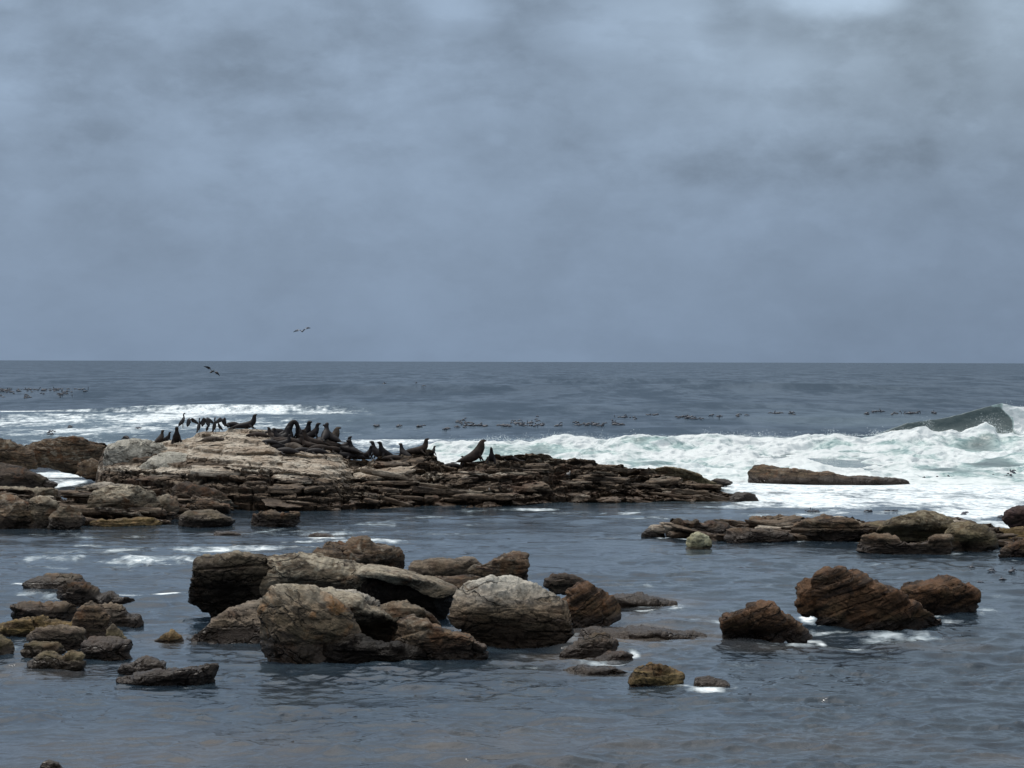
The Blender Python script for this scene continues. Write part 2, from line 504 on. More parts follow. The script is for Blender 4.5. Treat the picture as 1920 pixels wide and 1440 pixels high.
    disp = lump * sc * 0.20 * fbm(P[..., 0] / (0.55 * sc), P[..., 1] / (0.55 * sc), P[..., 2] / (0.40 * sc), seed, 3)
    rid = 1 - np.abs(fbm(P[..., 0] / (0.28 * sc), P[..., 1] / (0.28 * sc), P[..., 2] / (0.2 * sc), seed + 31, 3)) * 2
    disp = disp + lump * sc * 0.17 * (rid - 0.5)
    disp = disp + strata(P, seed, dip, th, amp, blockw or th * 2.8)
    rg = rough * min(1.0, sc)
    W = P + (0.12 * sc * fbm(P[..., 0] / (.3 * sc), P[..., 1] / (.3 * sc), P[..., 2] / (.3 * sc), seed + 77, 2))[..., None]
    for fs, fa in ((0.50 * sc, 0.060), (0.20 * sc, 0.040), (0.09 * sc, 0.016)):
        v, cr_ = facets(W * np.array([1.0, 1.0, 1.7]), fs, seed + int(fs * 1000))
        disp = disp + rg * fa * sc ** 0.5 * (v - 0.30 * cr_)
    disp = disp + 0.035 * rg * fbm(P[..., 0] * 6, P[..., 1] * 6, P[..., 2] * 8, seed + 8, 3)
    disp = disp - disp.mean() + 0.012 * sc
    edge = np.ones(len(phi)); edge[:3] = (0.0, .4, .8)
    P = P + nr * (disp * edge[:, None])[..., None]
    V = P.reshape(-1, 3)
    Fc = grid_faces(len(phi), N, True)[:, ::-1]
    o = mesh_obj(name, V, Fc, MATS[mat] if isinstance(mat, str) else mat)
    recenter(o)
    tag(o, label, cat, group)
    return o


# ------------------------------------------------------------------ water
def water_mat():
    m, t = new_mat('sea_water')
    geo = t.n('ShaderNodeNewGeometry')
    pos = geo.outputs['Position']
    foam = t.n('ShaderNodeAttribute', attribute_name='foam').outputs['Fac']
    shoal = t.n('ShaderNodeAttribute', attribute_name='shoal').outputs['Fac']
    teal = t.n('ShaderNodeAttribute', attribute_name='teal').outputs['Fac']
    sep = t.n('ShaderNodeSeparateXYZ', {0: pos})
    y = sep.outputs['Y']
    n1 = t.noise(t.scalevec(pos, (1.1, 1.0, 1.0)), 2.6, 4, 0.6, 0.3)
    n2 = t.noise(t.scalevec(pos, (1.0, 0.8, 1.0)), 0.8, 4, 0.6, 0.4)
    n3 = t.noise(t.scalevec(pos, (0.25, 0.1, 1.0)), 0.32, 5, 0.6, 0.4)
    base = t.mix(t.mapr(n2, 0.3, 0.7), (0.014, 0.025, 0.038), (0.032, 0.048, 0.062))
    base = t.mix(t.mapr(y, 160.0, 500.0), base, (0.030, 0.046, 0.062))
    base = t.mix(shoal, base, (0.115, 0.088, 0.062))
    base = t.mix(teal, base, (0.14, 0.20, 0.205))
    hgt = t.math('ADD', t.math('MULTIPLY', n1, 0.35), t.math('MULTIPLY', n2, 0.9))
    far = t.mapr(y, 120.0, 600.0, 0.0, 1.0)
    hgt = t.math('ADD', hgt, t.math('MULTIPLY', t.math('MULTIPLY', n3, 4.0), far))
    bump = t.n('ShaderNodeBump', {'Height': hgt, 'Strength': 0.80, 'Distance': 0.105})
    b = t.n('ShaderNodeBsdfPrincipled', {'Base Color': base, 'Roughness': t.mapr(y, 60.0, 500.0, 0.05, 0.16), 'IOR': 1.33, 'Normal': bump.outputs[0]})
    # beyond the lagoon the facing slopes of chop too small to model darken the sea; wind and swell streak it
    st = t.noise(t.scalevec(pos, (0.055, 0.013, 0.0)), 1.0, 9, 0.66, 0.6)
    st2 = t.noise(t.addvec(t.scalevec(pos, (0.30, 0.085, 0.0)), (5, 9, 0)), 1.0, 5, 0.6, 0.4)
    sv = t.math('ADD', t.math('MULTIPLY', st, 0.6), t.math('MULTIPLY', st2, 0.4))
    lev = t.math('MULTIPLY', t.mapr(sv, 0.40, 0.60, 0.66, 0.22), t.mapr(y, 150.0, 280.0))
    chop = t.n('ShaderNodeBsdfDiffuse', {'Color': (0.034, 0.054, 0.078, 1)})
    b = t.n('ShaderNodeMixShader', {0: t.math('MULTIPLY', lev, t.mapr(teal, 0.0, 1.0, 1.0, 0.45)), 1: b.outputs[0], 2: chop.outputs[0]})
    fn = t.noise(t.scalevec(pos, (1.0, 0.6, 1.0)), 1.7, 6, 0.7, 0.6)
    fn2 = t.noise(t.scalevec(pos, (1.0, 0.5, 1.0)), 0.5, 5, 0.65, 0.8)
    fv = t.math('ADD', foam, t.math('MULTIPLY', t.math('SUBTRACT', t.math('ADD', t.math('MULTIPLY', fn, 0.5), t.math('MULTIPLY', fn2, 0.5)), 0.5), 2.2))
    fm = t.mapr(fv, 0.30, 1.02)
    fm = t.math('MULTIPLY', fm, t.mapr(foam, 0.02, 0.15))
    fb = t.n('ShaderNodeBsdfDiffuse', {'Color': t.mix(t.math('MULTIPLY', t.mapr(foam, 0.3, 0.9), t.mapr(fn, 0.36, 0.56)), (0.42, 0.50, 0.54), (0.86, 0.91, 0.92))})
    mx = t.n('ShaderNodeMixShader', {0: fm, 1: b.outputs[0], 2: fb.outputs[0]})
    t.n('ShaderNodeOutputMaterial', {'Surface': mx.outputs[0]})
    return m


def surf_mat():
    """the broken wave: white foam over pale green aerated water"""
    m, t = new_mat('breaking_surf')
    geo = t.n('ShaderNodeNewGeometry')
    pos = geo.outputs['Position']
    foam = t.n('ShaderNodeAttribute', attribute_name='foam').outputs['Fac']
    fn = t.noise(t.scalevec(pos, (1.0, 0.8, 1.1)), 1.0, 4, 0.6, 1.2)
    fn2 = t.noise(t.addvec(t.scalevec(pos, (0.7, 0.6, 1.5)), (3, 1, 5)), 0.36, 4, 0.58, 1.6)
    k = t.math('ADD', t.math('MULTIPLY', fn, 0.22), t.math('MULTIPLY', fn2, 0.78))
    green = t.mix(t.mapr(fn, 0.35, 0.65), (0.20, 0.31, 0.31), (0.48, 0.61, 0.59))
    deep = t.n('ShaderNodeBsdfPrincipled', {'Base Color': t.mix(t.mapr(foam, 0.05, 0.45), (0.080, 0.110, 0.112), green), 'Roughness': 0.32, 'IOR': 1.33})
    bump = t.n('ShaderNodeBump', {'Height': t.math('ADD', fn, fn2), 'Strength': 0.35, 'Distance': 0.3})
    t.t.links.new(bump.outputs[0], deep.inputs['Normal'])
    fv = t.math('ADD', foam, t.math('MULTIPLY', t.math('SUBTRACT', k, 0.5), 2.3))
    fm = t.math('MULTIPLY', t.mapr(fv, 0.32, 0.80), t.mapr(foam, 0.1, 0.35))
    fb = t.n('ShaderNodeBsdfDiffuse', {'Color': (0.90, 0.945, 0.945, 1), 'Normal': bump.outputs[0]})
    tr = t.n('ShaderNodeBsdfTranslucent', {'Color': (0.80, 0.93, 0.90, 1)})
    fbm_ = t.n('ShaderNodeMixShader', {0: 0.22, 1: fb.outputs[0], 2: tr.outputs[0]})
    mx = t.n('ShaderNodeMixShader', {0: fm, 1: deep.outputs[0], 2: fbm_.outputs[0]})
    t.n('ShaderNodeOutputMaterial', {'Surface': mx.outputs[0]})
    return m


M_SEA = water_mat()
M_SURF = surf_mat()

# foam lying on the water where the photo has it: (px, py, half width, half height, strength)
FOAM = [
    # far left, the back of a spent wave behind the seals
    (60, 768, 110, 5, 1.0), (250, 770, 120, 4, 0.6), (420, 771, 190, 5, 1.0), (390, 779, 110, 9, 0.85), (560, 774, 120, 5, 0.75), (660, 780, 90, 5, 0.35),
    (100, 790, 170, 8, 0.75), (300, 788, 120, 10, 0.9), (180, 806, 200, 10, 0.75), (440, 800, 170, 14, 0.65), (60, 822, 120, 8, 0.65),
    (220, 824, 130, 7, 0.8), (560, 800, 150, 8, 0.35), (720, 812, 140, 12, 0.28), (740, 842, 110, 10, 0.75), (640, 822, 60, 8, 0.4),
    # surf washing round the low ledge on the right
    (1500, 935, 180, 14, 1.1), (1750, 938, 260, 22, 1.0), (2000, 930, 240, 40, 1.0), (1450, 915, 110, 12, 1.3), (1650, 905, 400, 22, 1.3),
    (1860, 962, 150, 10, 1.1), (1420, 945, 60, 7, 1.0), (1560, 950, 220, 6, 0.9), (1700, 962, 180, 7, 0.7), (1350, 906, 60, 10, 1.2), (1300, 890, 80, 10, 1.2),
    (2300, 900, 400, 60, 1.5), (1900, 985, 70, 10, 1.0), (1780, 985, 80, 8, 0.7), (1500, 965, 130, 6, 0.45),
    # foam lines on the lagoon
    (990, 956, 60, 3, 0.9), (880, 956, 40, 3, 0.6), (1010, 968, 130, 4, 0.5), (1150, 972, 160, 5, 0.45), (800, 985, 230, 8, 0.38),
    (700, 1016, 120, 4, 0.95), (560, 1016, 110, 4, 0.6), (300, 1032, 150, 6, 0.50), (420, 1040, 80, 5, 0.6), (270, 1046, 110, 4, 0.85), (180, 1036, 90, 6, 0.35),
    (250, 1050, 230, 8, 0.72), (420, 1028, 200, 6, 0.72), (130, 1060, 140, 7, 0.55), (560, 1000, 220, 7, 0.5), (200, 1005, 160, 6, 0.45), (640, 1008, 160, 4, 0.50), (330, 1060, 60, 3, 0.6), (200, 1022, 120, 3, 0.5), (900, 972, 160, 4, 0.55),
    (1130, 962, 150, 3, 0.5), (1260, 958, 120, 4, 0.5), (1060, 1010, 160, 4, 0.35), (860, 1000, 120, 3, 0.40), (1500, 1062, 120, 3, 0.3), (1160, 1058, 120, 3, 0.3), (1640, 1060, 60, 3, 0.3), (560, 1034, 60, 3, 0.4),
    (300, 1116, 80, 4.5, 1.15), (60, 1117, 60, 5, 0.55), (150, 1121, 60, 4, 0.5), (60, 1078, 40, 3, 0.3), (30, 1098, 14, 4, 0.9),
    (1120, 1082, 60, 4, 0.40), (1190, 1100, 70, 6, 0.5), (1215, 1136, 80, 5, 0.85), (1320, 1145, 70, 6, 0.55), (1260, 1148, 110, 5, 0.45),
    (1340, 1170, 50, 6, 0.45), (1420, 1100, 60, 5, 0.35), (1400, 1160, 40, 5, 0.4),
    (1513, 1163, 16, 8, 1.2), (1560, 1187, 60, 5, 0.9), (1680, 1200, 90, 6, 0.7), (1800, 1215, 80, 6, 0.5), (1790, 1170, 40, 5, 0.8), (1860, 1145, 40, 8, 0.4),
    (1480, 1207, 60, 4, 0.7), (1190, 1229, 14, 6, 1.0), (1332, 1297, 36, 5, 1.05), (1272, 1292, 50, 4, 0.6), (1110, 1246, 40, 4, 0.7),
    (990, 1258, 40, 4, 0.5), (950, 1272, 60, 5, 0.38), (1390, 1250, 40, 4, 0.5), (1750, 1225, 140, 8, 0.35), (1600, 1215, 60, 4, 0.5), (116, 1391, 10, 3, 0.8),
    (1880, 1120, 50, 5, 0.3), (1740, 1195, 60, 5, 0.5), (1100, 1135, 30, 5, 0.5), (900, 1062, 50, 3, 0.2), (1470, 1065, 40, 3, 0.3), (1300, 1078, 60, 3, 0.35),
    # white water caught in the gap behind the left rocks
    (120, 893, 60, 9, 1.2), (105, 912, 26, 12, 1.3), (175, 888, 40, 6, 1.1), (10, 872, 30, 7, 1.3), (50, 905, 60, 5, 0.8), (60, 925, 30, 8, 0.4),
]
SHOAL = [(1210, 1128, 90, 12, 0.9), (1200, 1196, 190, 18, 0.85), (1100, 1235, 110, 14, 0.6), (1260, 1160, 120, 10, 0.5), (1120, 1262, 90, 10, 0.6), (300, 1412, 330, 45, 0.42), (1000, 1405, 330, 45, 0.38),
         (610, 1004, 40, 4, 0.7), (420, 1000, 40, 5, 0.6), (1340, 1170, 60, 9, 0.5), (1750, 1215, 90, 10, 0.4), (1560, 1400, 260, 30, 0.22), (1420, 1390, 60, 8, 0.3),
         (60, 1262, 120, 14, 0.4), (320, 1205, 50, 10, 0.5), (1450, 1215, 90, 10, 0.4), (1900, 1432, 100, 14, 0.6), (1230, 1150, 60, 8, 0.4), (1700, 990, 60, 5, 0.1)]
# long swells rolling in: (px, py of the crest, half width px, half length in metres, height)
SWELL = [(760, 743, 330, 9, 2.0), (350, 768, 420, 8, 1.0), (1150, 718, 260, 16, 1.8), (1500, 745, 330, 8, 1.5), (900, 790, 400, 9, 0.35),
         (1250, 776, 260, 10, 0.4), (120, 738, 200, 24, 0.6), (520, 712, 200, 40, 0.6), (1700, 722, 240, 36, 0.8), (1050, 752, 220, 12, 0.45),
         (1700, 760, 200, 10, 0.4), (200, 718, 260, 30, 0.5), (860, 702, 300, 60, 0.9), (1400, 700, 360, 60, 0.9)]


def wave_height(X, Y, spacing):
    """sea surface: lagoon ripples near, chop and swell outside"""
    out = sstep(165, 260, Y)
    z = 0
    for i, (lam, amp_in, amp_out, ax) in enumerate(((420, 0.0, 2.2, 0.8), (150, 0.0, 1.3, 0.9), (70, 0.0, 0.80, 1.0), (34, 0.0, 0.50, 1.2), (17, 0.0, 0.30, 1.6), (7.5, 0.03, 0.20, 1.7), (3.4, 0.070, 0.16, 1.7),
                                                    (1.7, 0.082, 0.12, 1.7), (0.85, 0.100, 0.08, 1.5), (0.42, 0.062, 0.03, 1.4))):
        keep = sstep(1.8, 3.2, lam / np.maximum(spacing, 1e-3))
        if keep.max() <= 0: continue
        w = 0.18 * vn(X / (lam * 2.2), Y / (lam * 2.2), seed=50 + i)
        v = vn(X / (lam * ax) + w * 2, Y / lam + w * 3 + 0.22 * X / lam / ax, seed=60 + i)
        v2 = vn(X / (lam * ax * 0.9) - 0.3 * Y / lam, Y / lam * 1.1 + 31.7, seed=80 + i)
        u = 1 - 2 * np.abs(v2)                 # sharper crests
        gust = 0.65 + 0.6 * vn(X / (lam * 9), Y / (lam * 6), seed=90 + i)
        z = z + keep * (amp_in + (amp_out - amp_in) * out) * (0.75 * v + 0.45 * u) * gust
    return z


def ellipses(X, Y, lst, hard=1.0):
    f = np.zeros_like(X)
    for (px, py, rx, ry, s) in lst:
        s = s * (0.85 if (py > 950 and px < 1400) or (py > 1000) else 1.0)
        c = atZ(px, py); n = atZ(px, py - ry); q = atZ(px, py + ry)
        sx = rx * c[1] / F
        dx = (X - c[0]) / sx
        m = np.abs(dx) < 2.2
        if not m.any(): continue
        sy = np.where(Y > c[1], n[1] - c[1], c[1] - q[1])
        dy = (Y - c[1] - 0.12 * sx * np.sin(dx * 2.1 + px)) / sy
        d = np.sqrt(dx * dx + dy * dy)
        f = np.maximum(f, s * np.exp(-(d ** 2.4) * 0.8) * hard)
    return f


def sea_z(x, y):
    X, Y = np.array([float(x)]), np.array([float(y)])
    z = wave_height(X, Y, np.maximum(Y * Y / (H * F), Y * 2.3 / F))
    for (px, py, rx, ly, h) in SWELL:
        c = atZ(px, py); sx = rx * c[1] / F
        dy = (Y - c[1] + 0.02 * (X - c[0]) + 0.25 * ly * vn(X / 9, Y / 30, seed=3)) / ly
        z = z + h * np.exp(-((X - c[0]) / sx) ** 2) * np.exp(-dy * dy)
    return float((z * (1 - sstep(2500, 9000, Y)))[0])


def build_sea():
    pys = np.concatenate([np.arange(1530, 740, -0.95), np.arange(740, 679.2, -0.55)])
    Yr = H * F / (pys - 678.0)
    Yr = np.concatenate([[30.0, 40.0], Yr, [42000, 60000, 85000]])
    pxs = np.arange(-420, 2342, 2.3)
    pxs = np.concatenate([[-4000, -2200, -1200, -700], pxs, [2700, 3400, 4400, 6000]])
    Xn = (pxs - 960) / F
    Y = np.repeat(Yr[:, None], len(pxs), 1)
    X = Y * Xn[None, :]
    sp = np.maximum(np.gradient(Yr)[:, None], Y * 2.3 / F)
    sp = np.broadcast_to(sp, Y.shape)
    Z = wave_height(X, Y, sp)
    for (px, py, rx, ly, h) in SWELL:
        c = atZ(px, py); sx = rx * c[1] / F
        dy = (Y - c[1] + 0.02 * (X - c[0]) + 0.25 * ly * vn(X / 9, Y / 30, seed=3)) / ly
        Z += h * np.exp(-((X - c[0]) / sx) ** 2) * np.exp(-dy * dy)
    Z *= 1 - sstep(2500, 9000, Y)
    foam = ellipses(X, Y, FOAM)
    # ragged: foam drawn out into lacing along the wind
    for (fx, fr, fy, ft) in FOOT:
        ax = (fx - 960) / F * fy; rx = fr * fy / F + 0.25; ry = ft * 0.5 + 0.35
        m = (np.abs(X - ax) < rx * 1.6) & (np.abs(Y - fy - ft * 0.45) < ry * 2.2)
        if not m.any(): continue
        d = np.sqrt(((X[m] - ax) / rx) ** 2 + ((Y[m] - fy - ft * 0.45) / ry) ** 2)
        lac = 0.45 + 0.9 * vn(X[m] * 1.1, Y[m] * 1.1, seed=333)
        foam[m] = np.maximum(foam[m], np.exp(-((d - 1.0) / 0.16) ** 2) * 0.50 * lac * (1.25 if fx > 1000 else 0.7))
    lace = fbm(X / 2.2, Y / 4.5, seed=300, octs=4) * 0.6 + fbm(X / 0.7, Y / 1.3, seed=320, octs=3) * 0.5
    foam = np.clip(foam + np.where(foam > 0.01, lace * 0.7 * np.minimum(foam * 2, 1), 0), 0, 1.6)
    # a few far whitecaps
    sh = np.clip(ellipses(X, Y, SHOAL) * (1.0 + 0.6 * fbm(X / 0.8, Y / 2.0, seed=400, octs=3)), 0, 1)
    teal = np.clip(ellipses(X, Y, [(450, 778, 160, 9, 0.9), (200, 798, 520, 30, 0.8), (1500, 880, 700, 40, 0.9), (300, 800, 300, 22, 0.5), (1700, 800, 260, 20, 0.5), (1050, 850, 260, 24, .8)]), 0, 1)
    V = np.stack([X, Y, Z], -1).reshape(-1, 3)
    o = mesh_obj('sea', V, grid_faces(len(Yr), len(pxs)), M_SEA, attrs=dict(foam=foam, shoal=sh, teal=teal))
    tag(o, kind='structure')
    return o




def build_wave(name, Yc, px0, px1, crest, foot, back, foamf, lump, seed, concave=0.0, dxm=0.1, lip=0.0):
    """a wave standing up off the sea: crest line from the photo, long broken front, sloping back"""
    crest = np.array(crest, float)
    pxs = np.arange(px0, px1, dxm * F / Yc)
    cy = np.interp(pxs, crest[:, 0], crest[:, 1])
    C = atY(pxs, cy, Yc)
    hz = C[:, 2]
    X0 = C[:, 0]
    hz = hz + 0.10 * fbm(X0 / 1.3, X0 * 0 + 2, seed=seed, octs=4) * (lump * 1.6)
    nf, nb = 330, 60
    tf = np.linspace(0, 1, nf)               # foot -> crest
    tb = np.linspace(0, 1, nb)[1:]
    rows = []
    yline = Yc + 1.2 * vn(X0 / 9, X0 * 0, seed=seed + 2)
    for k, t in enumerate(tf):
        # most of the height is gained in the last part
        s = t
        yy = yline - foot * (1 - s) ** 1.55
        u = 1 - (yline - yy) / foot
        rise = (0.10 * u + 0.16 * u ** 3 + 0.74 * u ** 18) if concave == 0 else u ** (6 + 14 * concave)
        yo = np.zeros_like(yy) - lip * sstep(0.6, 1, u ** 8) * 0.4
        rows.append(np.stack([X0, yy + yo, hz * rise + 0 * X0], -1))
    for t in tb:
        yy = yline + back * t
        z = hz * (1 - sstep(0, 1, t)) - 0.5 * t
        rows.append(np.stack([X0, yy, z], -1))
    P = np.array(rows)
    T = np.concatenate([tf, 1 + tb])[:, None] * np.ones(len(X0))[None, :]
    fo = foamf(X0[None, :] + 0 * T, T, pxs[None, :] + 0 * T)
    env = np.minimum(T * 4, 1) * np.clip(1.5 - (T - 1) * 2, 0, 1) * np.clip(hz / 1.0, 0, 1)[None, :]
    A = 1 - np.abs(fbm(P[..., 0] / 1.6, P[..., 1] / 2.0, P[..., 2] / 1.0, seed + 7, 3)) * 2.2
    B = 1 - np.abs(fbm(P[..., 0] / 0.5, P[..., 1] / 0.6, P[..., 2] / 0.4, seed + 9, 3)) * 2.2
    L = fbm(P[..., 0] / 4.5, P[..., 1] / 5.0, P[..., 2] / 3.0, seed + 11, 3)
    amp = lump * env * np.clip(fo * 1.3, 0.05, 1)
    P[..., 2] += amp * (0.34 * (A - 0.45) + 0.05 * (B - 0.4) + 1.15 * L * np.minimum(1, T * 2)) * np.where(T > 0.93, 0.55, 1.0)
    P[..., 1] -= amp * (0.4 * (A - 0.5) + 0.06 * (B - 0.4))
    P[..., 2] -= 0.30 * np.clip(1 - T * 9, 0, 1)
    # both ends sink under the sea
    ed = np.minimum(1, np.minimum(np.arange(len(X0)), np.arange(len(X0))[::-1]) / 45.0)
    P[..., 2] = P[..., 2] * ed[None, :] - 0.7 * (1 - ed)[None, :]
    o = mesh_obj(name, P.reshape(-1, 3), grid_faces(P.shape[0], P.shape[1]), M_SURF, attrs=dict(foam=fo))
    tag(o, kind='structure')
    return o


def foam_main(X, T, PX):
    f = 0.86 + 0.42 * vn(X / 6.5, T * 6, seed=501) + 0.22 * vn(X / 2.2, T * 16, seed=502) - 0.35 * sstep(0.60, 0.80, T) * sstep(0.985, 0.90, T) * np.clip(0.9 + 0.9 * vn(X / 3.5, T * 0 + 1, seed=503), 0, 1.3)
    f -= 0.30 * sstep(0.05, 0.3, T) * sstep(0.75, 0.45, T) * np.clip(0.4 + 1.0 * vn(X / 5, T * 5 + 3, seed=506), 0, 1)
    f -= 0.25 * sstep(1150, 900, PX)
    f = f + 0.45 * sstep(0.93, 0.985, T)
    f = f * (1 - sstep(1.05, 1.2, T))
    return np.clip(f, 0, 1.3)


CREST = [(700, 840), (790, 834), (830, 829), (900, 823), (1000, 824), (1040, 817), (1070, 816), (1150, 822), (1200, 817), (1300, 816), (1400, 815),
         (1480, 819), (1560, 813), (1620, 815), (1700, 807), (1735, 803), (1750, 809), (1800, 813), (1830, 806), (1850, 797), (1862, 798), (1872, 809), (1920, 811), (2000, 806), (2150, 812), (2330, 830)]
build_wave('breaking_wave', 238.0, 700, 2330, CREST, 62.0, 14.0, foam_main, 1.0, 510)


def foam_curl(X, T, PX):
    lim = 1872 + 10 * vn(X / 1.5, T * 8, seed=541) + 26 * sstep(0.97, 0.80, T)
    return np.clip(1.15 * sstep(lim - 5, lim + 6, PX) * sstep(1.35, 1.1, T) + 0.10, 0, 1.2)


CURL = [(1580, 846), (1620, 826), (1660, 809), (1700, 796), (1740, 789), (1775, 784), (1805, 777), (1835, 767), (1858, 760), (1880, 758), (1900, 760), (1925, 763), (1990, 775), (2100, 790), (2240, 820)]
build_wave('curling_wave', 268.0, 1560, 2240, CURL, 12.0, 22.0, foam_curl, 0.8, 540, concave=0.05, lip=0.8)


def spray():
    """drops and rags of foam thrown up along the crest"""
    rng = np.random.default_rng(77)
    M, t = new_mat('sea_spray')
    b = t.n('ShaderNodeBsdfDiffuse', {'Color': (0.88, 0.94, 0.94, 1)})
    t.n('ShaderNodeOutputMaterial', {'Surface': b.outputs[0]})
    cr = np.array(CREST, float)
    V, Fc = [], []
    def add(px, py, Y, s):
        c = atY(px, py, Y)
        a = rng.normal(size=(4, 3)); a /= np.linalg.norm(a, axis=1)[:, None]
        n = len(V)
        for q in a: V.append(c + q * s)
        Fc.extend([[n, n + 1, n + 2], [n, n + 2, n + 3], [n, n + 3, n + 1], [n + 1, n + 3, n + 2]])
    for i in range(4200):
        px = rng.uniform(840, 2000)
        py = np.interp(px, cr[:, 0], cr[:, 1]) + 2 - rng.exponential(2.2) * (0.5 + 1.3 * max(0, float(vn(np.array([px / 37.0]), np.array([4.0]), seed=5)[0])))
        add(px, py, 238 + rng.normal() * 0.5, rng.uniform(0.015, 0.045))
    for (cx, cy, sx, sy, n) in ((1738, 797, 7, 6, 200), (1855, 795, 14, 9, 400), (1640, 812, 10, 5, 120), (1556, 812, 10, 5, 120), (1905, 772, 18, 8, 160), (1060, 815, 14, 3, 100), (1420, 813, 40, 3, 160)):
        for i in range(n):
            add(cx + rng.normal() * sx, cy + rng.normal() * sy, 238 + (30 if cy < 780 else 0) + rng.normal() * 0.7, rng.uniform(0.015, 0.045))
    o = mesh_obj('sea_spray', np.array(V), np.array(Fc), M, smooth=False)
    tag(o, 'white spray thrown up along the crest of the breaking wave', 'spray', kind='stuff')


spray()


# ------------------------------------------------------------------ the seal reef
REEF_TOP = np.array([(170, 900), (196, 838), (230, 825), (300, 829), (345, 822), (380, 806), (430, 800), (475, 802), (505, 806), (520, 818), (600, 832), (640, 845), (660, 860), (700, 860),
                     (760, 852), (790, 846), (812, 850), (830, 868), (850, 873), (880, 860), (900, 862), (935, 855), (990, 853), (1060, 858), (1120, 866), (1180, 873),
                     (1215, 881), (1260, 890), (1300, 900), (1345, 913), (1390, 925), (1420, 940)], float)
REEF_WL = np.array([(170, 940), (300, 950), (420, 956), (440, 957), (500, 958), (600, 960), (640, 957), (720, 953), (800, 950), (900, 953), (960, 950), (1040, 946), (1100, 943), (1250, 941),
                    (1360, 939), (1420, 943)], float)


def reef_mat():
    m, t = new_mat('seal_reef_sandstone')
    geo = t.n('ShaderNodeNewGeometry')
    pos = geo.outputs['Position']
    z = t.n('ShaderNodeSeparateXYZ', {0: pos}).outputs['Z']
    pale = t.n('ShaderNodeAttribute', attribute_name='pale').outputs['Fac']
    lay = t.noise(t.scalevec(pos, (0.5, 0.35, 3.6)), 1.6, 5, 0.62, 0.6)
    lay2 = t.noise(t.addvec(t.scalevec(pos, (0.35, 0.3, 2.2)), (4, 2, 1)), 1.2, 5, 0.62, 0.6)
    fine = t.noise(pos, 6.0, 5, 0.7)
    big = t.noise(pos, 0.45, 4, 0.6, 0.5)
    c = t.mix(t.mapr(lay, 0.38, 0.6), (0.048, 0.036, 0.027), (0.165, 0.122, 0.085))
    c = t.mix(t.math('MULTIPLY', t.mapr(lay2, 0.54, 0.66), 0.55), c, (0.27, 0.235, 0.18))
    c = t.mix(t.math('MULTIPLY', t.mapr(big, 0.54, 0.66), 0.5), c, (0.105, 0.052, 0.030))
    pc = t.mix(t.mapr(lay2, 0.35, 0.65), (0.31, 0.24, 0.175), (0.55, 0.49, 0.40))
    pn = t.math('ADD', pale, t.math('MULTIPLY', t.math('SUBTRACT', t.math('ADD', t.math('MULTIPLY', lay2, 0.6), t.math('MULTIPLY', fine, 0.4)), 0.5), 1.5))
    c = t.mix(t.mapr(pn, 0.35, 0.62), c, pc)
    wz = t.math('ADD', z, t.math('MULTIPLY', t.math('SUBTRACT', big, 0.5), 0.8))
    wet = t.mapr(wz, 0.25, 0.75, 1.0, 0.0)
    c = t.mix(t.math('MULTIPLY', wet, 0.65), c, (0.075, 0.042, 0.020))
    g = t.mapr(fine, 0.3, 0.72, 0.55, 1.4, False)
    c = t.mix(1.0, c, t.n('ShaderNodeCombineColor', {0: g, 1: g, 2: g}).outputs[0], 'MULTIPLY')
    hgt = t.math('ADD', t.math('MULTIPLY', lay, 1.0), t.math('MULTIPLY', fine, 0.4))
    hgt = t.math('ADD', hgt, t.noise(pos, 2.0, 6, 0.65, 0.5))
    bump = t.n('ShaderNodeBump', {'Height': hgt, 'Strength': 0.9, 'Distance': 0.25})
    b = t.n('ShaderNodeBsdfPrincipled', {'Base Color': c, 'Roughness': t.mapr(wet, 0, 1, 0.88, 0.5, False), 'Normal': bump.outputs[0]})
    b.inputs['Specular IOR Level'].default_value = 0.3
    t.n('ShaderNodeOutputMaterial', {'Surface': b.outputs[0]})
    return m


M_REEF = reef_mat()
REEF = {}


